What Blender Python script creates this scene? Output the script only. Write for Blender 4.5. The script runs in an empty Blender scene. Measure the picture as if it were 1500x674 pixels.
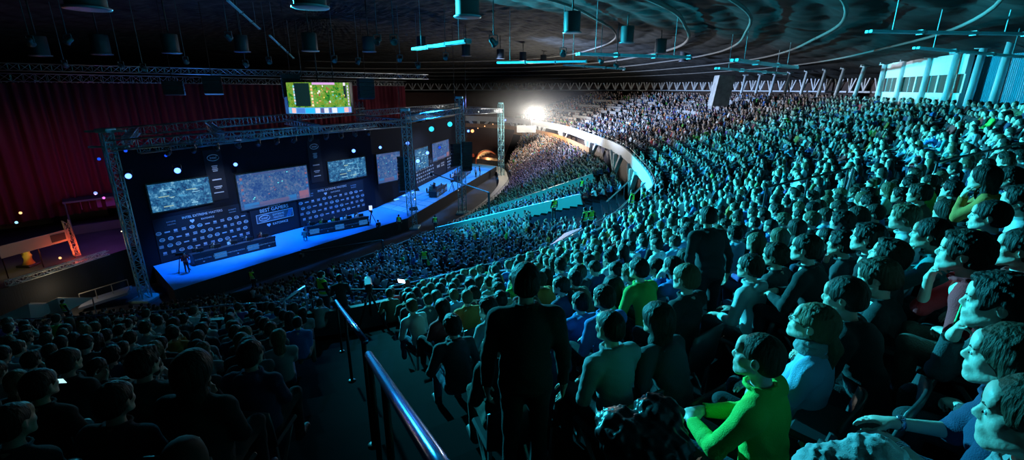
import bpy, math, random
import numpy as np
from mathutils import Vector, Matrix, Euler
R_ = random.Random(11)
NR = np.random.default_rng(5)
SC = bpy.context.scene
COL = SC.collection
PI = math.pi

# ------------------------------------------------------------------ helpers
def tag(o, label=None, cat=None, group=None, kind=None):
    if label: o['label'] = label
    if cat: o['category'] = cat
    if group: o['group'] = group
    if kind: o['kind'] = kind
    return o

def link(name, data, mat=None, parent=None, smooth=False):
    o = bpy.data.objects.new(name, data)
    COL.objects.link(o)
    if mat is not None:
        data.materials.append(mat)
    if parent is not None:
        o.parent = parent
    return o

def empty(name, loc=(0, 0, 0), rz=0.0):
    o = bpy.data.objects.new(name, None)
    o.empty_display_size = .2
    COL.objects.link(o)
    o.location = loc
    o.rotation_euler = (0, 0, rz)
    return o

def np_mesh(name, V, F, smooth=False):
    """V (n,3) float array, F (m,3|4) int array -> mesh"""
    V = np.asarray(V, np.float32); F = np.asarray(F, np.int32)
    me = bpy.data.meshes.new(name)
    n, m, k = len(V), len(F), F.shape[1]
    me.vertices.add(n); me.vertices.foreach_set('co', V.ravel())
    me.loops.add(m * k); me.loops.foreach_set('vertex_index', F.ravel())
    me.polygons.add(m)
    me.polygons.foreach_set('loop_start', np.arange(0, m * k, k, dtype=np.int32))
    me.polygons.foreach_set('use_smooth', np.full(m, bool(smooth)))
    me.update(calc_edges=True)
    return me

class MB:
    """collects shapes into one mesh"""
    def __init__(s): s.v = []; s.f = []
    def add(s, V, F):
        b = len(s.v); s.v += [tuple(p) for p in V]; s.f += [tuple(i + b for i in q) for q in F]; return s
    def box(s, c, size, M=None, bev=0.0):
        x, y, z = [a / 2 for a in size]
        if bev > 0:
            b = min(bev, x * .9, y * .9, z * .9)
            V = []
            for sz in (-1, 1):
                for (px, py) in ((-x + b, -y), (x - b, -y), (x, -y + b), (x, y - b), (x - b, y), (-x + b, y), (-x, y - b), (-x, -y + b)):
                    V.append((px, py, sz * (z - b)))
            for sz in (-1, 1):
                for (px, py) in ((-x + b, -y + b), (x - b, -y + b), (x - b, y - b), (-x + b, y - b)):
                    V.append((px, py, sz * z))
            F = [(i, (i + 1) % 8, 8 + (i + 1) % 8, 8 + i) for i in range(8)]
            F += [(16, 19, 18, 17), (20, 21, 22, 23)]
            lo = [16, 17, 17, 18, 18, 19, 19, 16]; hi = [a + 4 for a in lo]
            for i in range(8):
                j = (i + 1) % 8
                if lo[i] != lo[j]: F.append((j, i, lo[i], lo[j])); F.append((8 + i, 8 + j, hi[j], hi[i]))
                else: F.append((j, i, lo[i])); F.append((8 + i, 8 + j, hi[i]))
        else:
            V = [(-x, -y, -z), (x, -y, -z), (x, y, -z), (-x, y, -z), (-x, -y, z), (x, -y, z), (x, y, z), (-x, y, z)]
            F = [(0, 3, 2, 1), (4, 5, 6, 7), (0, 1, 5, 4), (1, 2, 6, 5), (2, 3, 7, 6), (3, 0, 4, 7)]
        c = Vector(c)
        V = [(M @ Vector(p) if M else Vector(p)) + c for p in V]
        return s.add(V, F)
    def bar(s, a, b, w, h=None, bev=0.0):
        """rectangular bar from a to b"""
        a = Vector(a); b = Vector(b); d = b - a; L = d.length
        if L < 1e-6: return s
        M = d.to_track_quat('X', 'Z').to_matrix()
        return s.box((a + b) / 2, (L, w, h or w), M, bev)
    def tube(s, pts, r, n=8, caps=True, closed=False):
        pts = [Vector(p) for p in pts]; V = []; F = []; m = len(pts)
        rr = r if isinstance(r, (list, tuple)) else [r] * m
        up = Vector((0, 0, 1))
        for i, p in enumerate(pts):
            if closed: d = pts[(i + 1) % m] - pts[i - 1]
            else: d = pts[min(i + 1, m - 1)] - pts[max(i - 1, 0)]
            d.normalize()
            u = d.cross(up)
            if u.length < .05: u = d.cross(Vector((1, 0, 0)))
            u.normalize(); w = u.cross(d)
            for k in range(n):
                a = 2 * PI * k / n
                V.append(p + (u * math.cos(a) + w * math.sin(a)) * rr[i])
        for i in range(m if closed else m - 1):
            for k in range(n):
                j = (i + 1) % m
                F.append((i * n + k, i * n + (k + 1) % n, j * n + (k + 1) % n, j * n + k))
        if caps and not closed:
            F.append(tuple(range(n))[::-1]); F.append(tuple((m - 1) * n + k for k in range(n)))
        return s.add(V, F)
    def lathe(s, prof, n=16, c=(0, 0, 0), M=None):
        V = []; F = []
        for (r, z) in prof:
            for k in range(n):
                a = 2 * PI * k / n; V.append(Vector((r * math.cos(a), r * math.sin(a), z)))
        for i in range(len(prof) - 1):
            for k in range(n):
                F.append((i * n + k, i * n + (k + 1) % n, (i + 1) * n + (k + 1) % n, (i + 1) * n + k))
        F.append(tuple(range(n))[::-1]); F.append(tuple((len(prof) - 1) * n + k for k in range(n)))
        c = Vector(c)
        return s.add([(M @ p if M else p) + c for p in V], F)
    def ball(s, c, r, seg=12, rings=8):
        r = r if isinstance(r, (tuple, list)) else (r, r, r)
        V = [(c[0], c[1], c[2] - r[2])]; F = []
        for i in range(1, rings):
            t = PI * i / rings
            for k in range(seg):
                a = 2 * PI * k / seg
                V.append((c[0] + r[0] * math.sin(t) * math.cos(a), c[1] + r[1] * math.sin(t) * math.sin(a), c[2] - r[2] * math.cos(t)))
        V.append((c[0], c[1], c[2] + r[2]))
        for k in range(seg): F.append((0, 1 + (k + 1) % seg, 1 + k))
        for i in range(rings - 2):
            for k in range(seg):
                a = 1 + i * seg; b = a + seg
                F.append((a + k, a + (k + 1) % seg, b + (k + 1) % seg, b + k))
        b = 1 + (rings - 2) * seg; t = len(V) - 1
        for k in range(seg): F.append((b + k, b + (k + 1) % seg, t))
        return s.add(V, F)
    def mesh(s, name, smooth=False):
        me = bpy.data.meshes.new(name)
        me.from_pydata([tuple(p) for p in s.v], [], s.f)
        if smooth: me.polygons.foreach_set('use_smooth', [True] * len(me.polygons))
        me.update(); return me
    def build(s, name, mat, parent=None, smooth=False, loc=None):
        o = link(name, s.mesh(name, smooth), mat, parent)
        if loc is not None: o.location = loc
        return o

# ------------------------------------------------------------------ materials
MATS = {}
def mat(name, col, rough=.7, metal=0., emit=None, es=1., bump=0., scale=8., vary=0., stretch=(1, 1, 1), spec=.5, coat=0.):
    if name in MATS: return MATS[name]
    m = bpy.data.materials.new(name); m.use_nodes = True
    nt = m.node_tree; b = nt.nodes['Principled BSDF']
    b.inputs['Base Color'].default_value = (*col, 1)
    b.inputs['Roughness'].default_value = rough
    b.inputs['Metallic'].default_value = metal
    b.inputs['Specular IOR Level'].default_value = spec
    if coat: b.inputs['Coat Weight'].default_value = coat
    if bump or vary:
        tc = nt.nodes.new('ShaderNodeTexCoord'); mp = nt.nodes.new('ShaderNodeMapping')
        mp.inputs['Scale'].default_value = stretch
        nz = nt.nodes.new('ShaderNodeTexNoise'); nz.inputs['Scale'].default_value = scale; nz.inputs['Detail'].default_value = 5
        nt.links.new(tc.outputs['Object'], mp.inputs['Vector']); nt.links.new(mp.outputs[0], nz.inputs['Vector'])
        if vary:
            cr = nt.nodes.new('ShaderNodeValToRGB')
            cr.color_ramp.elements[0].position = .3; cr.color_ramp.elements[1].position = .7
            cr.color_ramp.elements[0].color = (*[c * (1 - vary) for c in col], 1)
            cr.color_ramp.elements[1].color = (*[min(1, c * (1 + vary)) for c in col], 1)
            nt.links.new(nz.outputs['Fac'], cr.inputs[0]); nt.links.new(cr.outputs[0], b.inputs['Base Color'])
        if bump:
            bp = nt.nodes.new('ShaderNodeBump'); bp.inputs['Strength'].default_value = bump; bp.inputs['Distance'].default_value = .02
            nt.links.new(nz.outputs['Fac'], bp.inputs['Height']); nt.links.new(bp.outputs[0], b.inputs['Normal'])
    if emit:
        b.inputs['Emission Color'].default_value = (*emit, 1); b.inputs['Emission Strength'].default_value = es
    MATS[name] = m
    return m

# ------------------------------------------------------------------ the camera and what it sees
F_PX, CX, CY = 690., 750., 337.
PITCH = math.atan(207 / 690.)
SP, CP = math.sin(PITCH), math.cos(PITCH)
cam = bpy.data.cameras.new('camera'); cam.sensor_width = 36; cam.lens = F_PX / 1500 * 36; cam.clip_start = .05; cam.clip_end = 500
co = bpy.data.objects.new('camera', cam); COL.objects.link(co); co.location = (0, 0, 0); co.rotation_euler = (PI / 2 - PITCH, 0, 0)
SC.camera = co

def ray(x, y):
    u = (x - CX) / F_PX; v = (CY - y) / F_PX
    return Vector((u, CP + v * SP, -SP + v * CP))
def at_t(x, y, t): return ray(x, y) * t
def at_z(x, y, z):
    d = ray(x, y); return d * (z / d.z)
def at_y(x, y, Y):
    d = ray(x, y); return d * (Y / d.y)
def on_wall(x, y, P, D):
    """where the sight line meets the vertical plane through P along D: (distance along, height)"""
    d = ray(x, y); n = Vector((-D[1], D[0], 0)); t = n.dot(Vector((P[0], P[1], 0))) / n.dot(Vector((d.x, d.y, 0)))
    q = d * t; return (q.x - P[0]) * D[0] + (q.y - P[1]) * D[1], q.z
def project(P):
    """(n,3) -> px, py, depth"""
    P = np.asarray(P, float); y = P[:, 1]; z = P[:, 2]
    dep = y * CP - z * SP; up = y * SP + z * CP
    dd = np.where(dep > .05, dep, .05)
    return CX + F_PX * P[:, 0] / dd, CY - F_PX * up / dd, dep
# ------------------------------------------------------------------ figures grown as smooth solids
def rot_to(M, v): return np.asarray(M) @ np.asarray(v, float)

class Grid:
    def __init__(s, lo, hi, h):
        s.lo = np.array(lo, float); s.h = h
        s.n = np.ceil((np.array(hi) - s.lo) / h).astype(int) + 1
        s.S = np.full(s.n, 1.0, np.float32)
    def sub(s, lo, hi, pad):
        a = np.floor((np.array(lo) - pad - s.lo) / s.h).astype(int).clip(0, s.n - 1)
        b = (np.ceil((np.array(hi) + pad - s.lo) / s.h).astype(int) + 1).clip(0, s.n)
        b = np.maximum(b, a + 1)
        ax = [(s.lo[i] + s.h * np.arange(a[i], b[i])).astype(np.float32) for i in range(3)]
        X, Y, Z = np.meshgrid(*ax, indexing='ij', sparse=True)
        return tuple(slice(a[i], b[i]) for i in range(3)), X, Y, Z
    def put(s, sl, d, k, mode='add'):
        A = s.S[sl]
        if mode == 'sub':
            d = -d
            if k > 0:
                h = np.clip(.5 - .5 * (d - A) / k, 0, 1) if False else np.clip(.5 + .5 * (d - A) / k, 0, 1)
                s.S[sl] = A * (1 - h) + d * h + k * h * (1 - h)
            else: s.S[sl] = np.maximum(A, d)
            return
        if k > 0:
            h = np.clip(.5 + .5 * (A - d) / k, 0, 1)
            s.S[sl] = A * (1 - h) + d * h - k * h * (1 - h)
        else: s.S[sl] = np.minimum(A, d)
    def cone(s, a, b, ra, rb, k=.02, mode='add', flat=None):
        a = np.asarray(a, float); b = np.asarray(b, float); rm = max(ra, rb)
        sl, X, Y, Z = s.sub(np.minimum(a, b) - rm, np.maximum(a, b) + rm, k + 2 * s.h)
        d = b - a; L2 = max(float(d @ d), 1e-9)
        px, py, pz = X - a[0], Y - a[1], Z - a[2]
        t = np.clip((px * d[0] + py * d[1] + pz * d[2]) / L2, 0, 1)
        qx, qy, qz = px - t * d[0], py - t * d[1], pz - t * d[2]
        dist = np.sqrt(qx * qx + qy * qy + qz * qz)
        if flat is not None:   # (axis, factor): squash along a direction
            ax, fct = flat; ax = np.asarray(ax, float); ax /= np.linalg.norm(ax)
            c = qx * ax[0] + qy * ax[1] + qz * ax[2]
            e = 1 / fct ** 2 - 1
            dist = np.sqrt(np.maximum(dist ** 2 + e * c * c, 0)) 
        s.put(sl, dist - (ra + t * (rb - ra)), k, mode)
    def ell(s, c, r, M=None, k=.02, mode='add'):
        c = np.asarray(c, float); r = np.asarray(r, float); rm = r.max()
        sl, X, Y, Z = s.sub(c - rm, c + rm, k + 2 * s.h)
        px, py, pz = X - c[0], Y - c[1], Z - c[2]
        if M is not None:   # columns of M are the axes
            M = np.asarray(M)
            px, py, pz = (M[0, 0] * px + M[1, 0] * py + M[2, 0] * pz, M[0, 1] * px + M[1, 1] * py + M[2, 1] * pz, M[0, 2] * px + M[1, 2] * py + M[2, 2] * pz)
        k0 = np.sqrt((px / r[0]) ** 2 + (py / r[1]) ** 2 + (pz / r[2]) ** 2)
        k1 = np.sqrt((px / r[0] ** 2) ** 2 + (py / r[1] ** 2) ** 2 + (pz / r[2] ** 2) ** 2)
        s.put(sl, k0 * (k0 - 1) / np.maximum(k1, 1e-6), k, mode)
    def rough(s, amp, f, seed=0, box=None):
        sl, X, Y, Z = s.sub(*(box or (s.lo, s.lo + s.h * s.n)), 0)
        w = np.sin(X * f + seed) * np.sin(Y * f * 1.13 + seed * 2.1 + 2 * np.sin(Z * f * .3)) * np.sin(Z * f * .91 + seed * .7 + 1.7 * np.sin(X * f * .37))
        w = w + .5 * np.sin(X * f * 2.3 + Z * f * 1.2 + seed) * np.sin(Y * f * 2.1 - Z * f * .6)
        s.S[sl] += (amp * w).astype(np.float32)
    def mesh(s):
        S = s.S; ins = S < 0
        if not ins.any(): return np.zeros((0, 3)), np.zeros((0, 4), int)
        S = S.copy(); S[0], S[-1], S[:, 0], S[:, -1], S[:, :, 0], S[:, :, -1] = (1,) * 6
        ins = S < 0
        n = S.shape
        c = ins[:-1, :-1, :-1].astype(np.int8)
        for dx in (0, 1):
            for dy in (0, 1):
                for dz in (0, 1):
                    if dx + dy + dz: c = c + ins[dx:n[0] - 1 + dx, dy:n[1] - 1 + dy, dz:n[2] - 1 + dz]
        act = (c > 0) & (c < 8)
        I = np.argwhere(act); idx = np.full(act.shape, -1, np.int64); idx[act] = np.arange(len(I))
        acc = np.zeros((len(I), 3)); cnt = np.zeros(len(I))
        cor = [(x, y, z) for x in (0, 1) for y in (0, 1) for z in (0, 1)]
        val = {q: S[I[:, 0] + q[0], I[:, 1] + q[1], I[:, 2] + q[2]] for q in cor}
        for p in cor:
            for ax in range(3):
                if p[ax] == 0:
                    q = list(p); q[ax] = 1; q = tuple(q)
                    a, b = val[p], val[q]; m = (a < 0) != (b < 0)
                    t = a[m] / (a[m] - b[m])
                    P = np.tile(np.array(p, float), (m.sum(), 1)); P[:, ax] += t
                    acc[m] += P; cnt[m] += 1
        V = s.lo + s.h * (I + acc / cnt[:, None])
        Fs = []
        for ax in range(3):
            o = [(a) for a in range(3) if a != ax]
            sl0 = [slice(None)] * 3; sl1 = [slice(None)] * 3
            sl0[ax] = slice(0, -1); sl1[ax] = slice(1, None)
            ch = ins[tuple(sl0)] != ins[tuple(sl1)]
            E = np.argwhere(ch)
            E = E[(E[:, o[0]] > 0) & (E[:, o[1]] > 0)]
            first = ins[E[:, 0], E[:, 1], E[:, 2]]
            q = []
            for (i, j) in ((-1, -1), (0, -1), (0, 0), (-1, 0)):
                G = E.copy(); G[:, o[0]] += i; G[:, o[1]] += j
                q.append(idx[G[:, 0], G[:, 1], G[:, 2]])
            Q = np.stack(q, 1)
            flip = first if ax != 1 else ~first
            Q[~flip] = Q[~flip][:, ::-1]
            Fs.append(Q)
        F = np.concatenate(Fs)
        F = F[(F >= 0).all(1)]
        return V, F

def rx(a): c, s_ = math.cos(a), math.sin(a); return np.array([[1, 0, 0], [0, c, -s_], [0, s_, c]])
def ry(a): c, s_ = math.cos(a), math.sin(a); return np.array([[c, 0, s_], [0, 1, 0], [-s_, 0, c]])
def rz(a): c, s_ = math.cos(a), math.sin(a); return np.array([[c, -s_, 0], [s_, c, 0], [0, 0, 1]])
def unit(v): v = np.asarray(v, float); return v / max(np.linalg.norm(v), 1e-9)

def ik(a, c, l1, l2, hint):
    a = np.asarray(a, float); c = np.asarray(c, float); d = c - a; L = np.linalg.norm(d)
    if L > (l1 + l2) * .995: c = a + d / L * (l1 + l2) * .995; d = c - a; L = np.linalg.norm(d)
    x = (l1 * l1 - l2 * l2 + L * L) / (2 * L); h = math.sqrt(max(l1 * l1 - x * x, 1e-6))
    u = d / L; w = np.asarray(hint, float); w = unit(w - u * (w @ u))
    return a + u * x + w * h, c

HEAD_S = 1.07
def head_sdf(g, C, M, fem=0., child=0.):
    """head centred between the ears, face towards local +y"""
    HS = HEAD_S
    def P(x, y, z): return C + M @ (np.array([x, y, z]) * HS)
    def E(c, r, k=.02, mode='add'): g.ell(P(*c), np.array(r) * HS, M, k, mode)
    def K(a, b, ra, rb, k=.015, mode='add'): g.cone(P(*a), P(*b), ra * HS, rb * HS, k, mode)
    E((0, -.014, .036), (.077, .099, .087))
    E((0, .026, -.024), (.064 - .004 * fem, .068, .078))
    for s in (-1, 1):
        K((s * .056, .004, -.052), (s * .022, .070, -.094), .016, .018 - .003 * fem, .03)   # jaw
        E((s * .038, .060, -.018), (.027, .026, .026), .02)                                     # cheek
    E((0, .080, -.092), (.023 - .003 * fem, .019, .020), .025)                                   # chin
    K((-.034, .086, .027), (.034, .086, .027), .010, .010, .02)                                 # brow
    E((0, .078, .055), (.05, .022, .032), .03)                                                  # forehead
    for s in (-1, 1):
        E((s * .033, .108, .006), (.0165, .018, .0115), .012, 'sub')                           # eye socket
        E((s * .0315, .0835, .0055), (.0135, .0125, .0115), .004)                             # eyelid
    K((0, .090, .018), (0, .1085, -.018), .008, .0115, .014)                                    # nose
    for s in (-1, 1): E((s * .0115, .099, -.0245), (.0085, .0115, .0075), .008)
    E((0, .083, -.056), (.028, .021, .021), .02)                                               # mouth mound
    K((-.019, .0955, -.0510), (.019, .0955, -.0510), .0055, .0055, .006)                        # lips
    K((-.016, .0950, -.0625), (.016, .0950, -.0625), .0065, .0065, .006)
    K((-.024, .1065, -.0568), (.024, .1065, -.0568), .0042, .0042, .004, 'sub')
    for s in (-1, 1):                                                                           # ears
        Me = M @ rz(s * -.35) @ rx(-.2)
        g.ell(P(s * .078, -.010, -.002), (.0095, .021, .034), Me, .006)
        g.ell(P(s * .087, -.004, .003), (.006, .010, .018), Me, .004, 'sub')
    return P

def hair_sdf(g, C, M, style, seed=0):
    HS = HEAD_S
    def P(x, y, z): return C + M @ (np.array([x, y, z]) * HS)
    def E(c, r, k=.02, mode='add'): g.ell(P(*c), np.array(r) * HS, M, k, mode)
    def K(a, b, ra, rb, k=.015, mode='add'): g.cone(P(*a), P(*b), ra * HS, rb * HS, k, mode)
    th = {'buzz': .005, 'short': .014, 'messy': .022, 'long': .016, 'tail': .012, 'cap': .012, 'curly': .028, 'hood': .03}[style]
    E((0, -.018, .040), (.077 + th, .099 + th, .087 + th))
    E((0, -.055, -.015), (.066 + th, .058 + th, .06), .03)
    if style in ('messy', 'curly'):
        E((.01, .055, .098), (.06, .045, .028), .02)
    if style == 'long':
        for s in (-1, 1):
            K((s * .068, -.01, .02), (s * .078, -.02, -.17), .032, .03, .03)
            K((s * .078, -.02, -.17), (s * .085, .0, -.30), .03, .018, .03)
        K((0, -.09, 0), (0, -.10, -.22), .055, .06, .04)
        K((0, -.10, -.22), (0, -.09, -.36), .06, .035, .04)
    if style == 'tail':
        K((0, -.12, -.03), (.0, -.145, -.07), .03, .034, .01)
        K((0, -.145, -.07), (0.01, -.15, -.20), .036, .03, .02)
    # clear the face and the ears
    E((0, .128, -.045), (.092, .100, .118), .006, 'sub')
    E((0, .158, .045), (.085, .078, .050), .02, 'sub')
    for s in (-1, 1): 
        if style not in ('long', 'hood'): E((s * .09, .0, -.03), (.032, .038, .052), .01, 'sub')
    if style not in ('long', 'tail', 'hood'):
        E((0, -.03, -.15), (.16, .16, .082), .012, 'sub')
    if style == 'hood':
        K((0, -.06, -.06), (0, -.05, -.16), .075, .09, .04)
    amp = {'buzz': .0008, 'short': .003, 'messy': .006, 'long': .0035, 'tail': .0025, 'cap': 0, 'curly': .007, 'hood': .004}[style]
    if amp:
        g.rough(amp, {'curly': 95, 'messy': 60, 'long': 70, 'hood': 25}.get(style, 80), seed)

def hand_sdf(g, W, D, N, side, curl=.5, spread=.12, s=1.0):
    """hand from wrist W pointing along D, palm facing N; side=+1 when the thumb leaves towards +(DxN)"""
    D = unit(D); N = unit(np.asarray(N) - D * (np.asarray(N) @ D)); T = np.cross(D, N) * side
    pal = W + D * .05 * s
    Mx = np.stack([T, D, N], 1)
    g.ell(pal, (.040 * s, .052 * s, .017 * s), Mx, .012)
    g.cone(W, W + D * .02, .024 * s, .022 * s, .02)
    L = [(.030, .040, .024, .019), (.010, .044, .027, .020), (-.010, .041, .026, .020), (-.029, .033, .019, .016)]
    for i, (off, a, b, c) in enumerate(L):
        root = W + D * (.088 - abs(off) * .18) * s + T * off * s
        ang = curl * (.55 + .06 * i)
        d0 = unit(D + T * (off * spread * 12))
        p = root; r = (.0088 - .0007 * (i == 3)) * s
        g.cone(W + D * .045 * s + T * off * .8 * s, root, .011 * s, r * 1.05, .006)
        for j, ln in enumerate((a, b, c)):
            an = ang * (j + 1)
            d = d0 * math.cos(an) + N * math.sin(an)
            q = p + d * ln * s
            g.cone(p, q, r, r * .9, .003); p = q; r *= .92
    t0 = W + D * .022 * s + T * .022 * s + N * .004
    d1 = unit(D * .65 + T * .75 + N * .25); t1 = t0 + d1 * .042 * s
    d2 = unit(D * .9 + T * .28 + N * (.2 + .5 * curl)); t2 = t1 + d2 * .032 * s
    d3 = unit(D * .9 - T * .05 + N * (.2 + .7 * curl)); t3 = t2 + d3 * .025 * s
    g.cone(t0, t1, .016 * s, .0115 * s, .010); g.cone(t1, t2, .0108 * s, .010 * s, .004); g.cone(t2, t3, .0100 * s, .0085 * s, .003)

def figure(pose, h=.012, hh=None):
    """returns dict part -> (V, F). Seated or standing person, origin on the floor below the hips, facing +y"""
    p = dict(lean=-.10, yaw=0., pitch=0., roll=0., hands=None, stand=False, hair='short', fem=0., sleeve=1.0, hood=0, curl=.5,
             knees=.12, seed=0, tuck=0., twist=0., fat=0., scarf=0, kneel=0)
    p.update(pose); f = p['fat']; st = p['stand']
    hipz = .93 if st else .50
    ln = p['lean']
    up = np.array([0, math.sin(ln), math.cos(ln)])
    hip = np.array([0, 0, hipz])
    chest = hip + up * .30; top = chest + np.array([0, math.sin(ln * 1.5), math.cos(ln * 1.5)]) * .22
    sw = .185 - .022 * p['fem'] + .01 * f
    tw = rz(p['twist'])
    sh = {s: top + tw @ np.array([s * sw, 0, -.062]) for s in (-1, 1)}
    neck = top + np.array([0, .0 + .01, .02])
    Mh = rz(p['yaw']) @ rx(p['pitch']) @ ry(p['roll'])
    nod = math.sin(ln)
    C = neck + np.array([0, .030 + .05 * nod, .150]) + Mh @ np.array([0, .01, 0])
    # arms
    hd = p['hands']
    if hd is None: hd = 'lap'
    knee = {}; ank = {}
    for s in (-1, 1):
        if st:
            knee[s] = np.array([s * .10, .03, .50]); ank[s] = np.array([s * .12, -.02 + .0, .09])
        else:
            knee[s] = np.array([s * p['knees'], .43, .52]); ank[s] = np.array([s * (p['knees'] + .01), .40 + p['tuck'], .09])
    if isinstance(hd, str):
        kz = .60
        if hd == 'lap': hd = {-1: ((-.045, .27, kz + .04), (.75, .55, -.15), (.3, 0, -1)), 1: ((.045, .30, kz + .06), (-.75, .55, -.1), (-.3, 0, -1))}
        elif hd == 'knees': hd = {s: ((s * .13, .30, kz + .035), (-s * .1, .95, -.1), (0, 0, -1)) for s in (-1, 1)}
        elif hd == 'clasp': hd = {s: ((s * .065, .39, kz + .08), (-s * .8, .5, .05), (-s * .35, -.1, -1)) for s in (-1, 1)}
        elif hd == 'down': hd = {s: ((s * .27, .03, hipz - .07), (s * -.05, .15, -1), (-s, 0, 0)) for s in (-1, 1)}
        elif hd == 'cross': hd = {-1: ((.03, .19 + .3 * nod, .80), (.95, .05, .15), (0, -1, .1)), 1: ((-.03, .215 + .3 * nod, .77), (-.95, -.1, .1), (0, -1, .1))}
        elif hd == 'chin':
            ch = C + Mh @ np.array([0, .09, -.16])
            hd = {-1: ((-.10, .27, kz + .05), (.8, .4, -.1), (.2, 0, -1)), 1: (tuple(ch + np.array([.045, .02, -.05])), (-.45, -.1, .9), (-.3, -.9, .1))}
        elif hd == 'chin2':
            ch = C + Mh @ np.array([0, .095, -.155])
            hd = {s: (tuple(ch + np.array([s * .04, .02, -.045])), (-s * .4, -.1, .9), (-s * .3, -.9, .1)) for s in (-1, 1)}
        elif hd == 'phone': hd = {-1: ((-.05, .33, .80), (.35, .8, .4), (.6, 0, .8)), 1: ((.05, .33, .80), (-.35, .8, .4), (-.6, 0, .8))}
        elif hd == 'carry': hd = {s: ((s * .12, .34, 1.10), (-s * .3, .9, .2), (-s, 0, .2)) for s in (-1, 1)}
    elb = {}; wr = {}
    for s in (-1, 1):
        w, d, n = hd[s]
        hint = np.array([s * .75, -.45, -.75]) if not (isinstance(p['hands'], str) and p['hands'].startswith('chin')) else np.array([s * .3, .1, -1.])
        elb[s], wr[s] = ik(sh[s], w, .285, .25, hint)
        if np.linalg.norm(wr[s] - np.array(w)) > .01: pass
    out = {}
    # ---------------- body: one continuous skin from head to hands
    allp = [C - .15, C + .17] + [wr[s] + d for s in (-1, 1) for d in (-.2, .2)] + [elb[s] for s in (-1, 1)] + [sh[s] for s in (-1, 1)] + [hip]
    lo = np.min(allp, 0) - .08; hi = np.max(allp, 0) + .08
    g = Grid(lo, hi, h)
    head_sdf(g, C, Mh, p['fem'])
    nk0 = C + Mh @ np.array([0, -.025, -.06])
    g.cone(nk0, neck + np.array([0, .004, -.01]), .050 - .006 * p['fem'], .050 - .006 * p['fem'], .02)
    g.cone(sh[-1] * .8 + neck * .2 + np.array([0, .01, -.02]), sh[1] * .8 + neck * .2 + np.array([0, .01, -.02]), .036, .036, .03)
    g.cone(top + np.array([0, 0, -.06]), hip + up * .05, .085, .10, .05)
    for s in (-1, 1):
        g.cone(sh[s], elb[s], .044, .037, .03); g.cone(elb[s], wr[s], .037, .024, .02)
        w, d, n = hd[s]
        hand_sdf(g, wr[s], d, n, side=s if True else -s, curl=p['curl'], s=1.0 - .08 * p['fem'])
    out['body'] = g.mesh()
    # ---------------- hair
    if p['hair'] != 'none':
        lo = C - np.array([.2, .25, .45 if p['hair'] == 'long' else .28]); hi = C + np.array([.2, .2, .19])
        g = Grid(lo, hi, min(h, .009) if h < .02 else h)
        hair_sdf(g, C, Mh, p['hair'], p['seed'])
        # keep the hair outside of nothing else: lies over the skull
        out['hair'] = g.mesh()
    # ---------------- upper garment
    lo = np.min(allp, 0) - np.array([.14, .2, .22]); hi = np.max(allp, 0) + np.array([.14, .16, 0])
    g = Grid(lo, hi, h * 1.35)
    g.ell(chest + up * .04, (.165 - .012 * p['fem'] + .02 * f, .115 + .03 * f, .20), None, .05)
    g.ell(hip + up * .12, (.155 + .03 * f, .118 + .05 * f, .17), None, .06)
    g.ell(hip + up * .0, (.168 + .02 * f, .122 + .03 * f, .10), None, .05)
    if p['fem']: g.ell(chest + np.array([0, .09, .03]), (.13, .06, .07), None, .05)
    g.cone(sh[-1] * .85 + neck * .15, sh[1] * .85 + neck * .15, .066, .066, .05, flat=((0, 0, 1), .9))
    for s in (-1, 1):
        g.cone(neck + np.array([s * .045, -.01, -.035]), sh[s] + np.array([0, 0, .0]), .045, .062, .04)
        g.cone(sh[s], elb[s], .066, .056, .035)
        e = elb[s] + (wr[s] - elb[s]) * (1 if p['sleeve'] >= 1 else max(0, p['sleeve'] * 2 - 1))
        if p['sleeve'] > .5: g.cone(elb[s], e, .056, .040, .02)
    # folds
    sl, X, Y, Z = g.sub(g.lo, g.lo + g.h * g.n, 0)
    sd = p['seed']
    q1 = X * 9 + 1.3 * np.sin(7 * Z + sd) + 1.1 * np.sin(11 * Y + sd * 2.3); q2 = Z * 13 + 1.6 * np.sin(6 * X + sd * .7) + 1.2 * np.sin(8 * Y)
    fold = np.sin(q2 + 2.2 * np.sin(q1 * .8 + sd)) * np.sin(q1 * 1.7 + Z * 11 + sd)
    g.S[sl] += (.006 * (1 - np.abs(fold)) ** 2 * np.sin(q1 + q2) + .002 * np.sin(q1 * 5 + q2 * 3)).astype(np.float32)
    for s in (-1, 1):   # creases at the elbow
        E = elb[s]
        q = np.sqrt((X - E[0]) ** 2 + (Y - E[1]) ** 2 + (Z - E[2]) ** 2)
        g.S[sl] += (.006 * np.exp(-(q / .09) ** 2) * np.sin(110 * q)).astype(np.float32)
    # open neck and cuffs
    g.cone(C + Mh @ np.array([0, -.01, -.03]), neck + np.array([0, .016, .020]), .075, .050, .008, 'sub')
    for s in (-1, 1):
        if p['sleeve'] >= 1:
            w, d, n = hd[s]; g.cone(wr[s] + unit(wr[s] - elb[s]) * .03, wr[s] + unit(wr[s] - elb[s]) * .10, .06, .08, .0, 'sub')
    if p['hood'] == 1:
        g.ell(neck + np.array([0, -.085, -.02]), (.115, .06, .065), None, .02)
        g.ell(neck + np.array([0, -.055, .045]), (.075, .035, .04), None, .01, 'sub')
    if p['hood'] in (0, 1, 2):
        ring = [neck + np.array([.078 * math.cos(a), .012 + .075 * math.sin(a), .012 + .012 * math.sin(-a)]) for a in np.linspace(0, 2 * PI, 13)]
        for a, b in zip(ring[:-1], ring[1:]): g.cone(a, b, *([.012 if p['hood'] == 0 else .016] * 2), .008)
    out['top'] = g.mesh()
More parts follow.
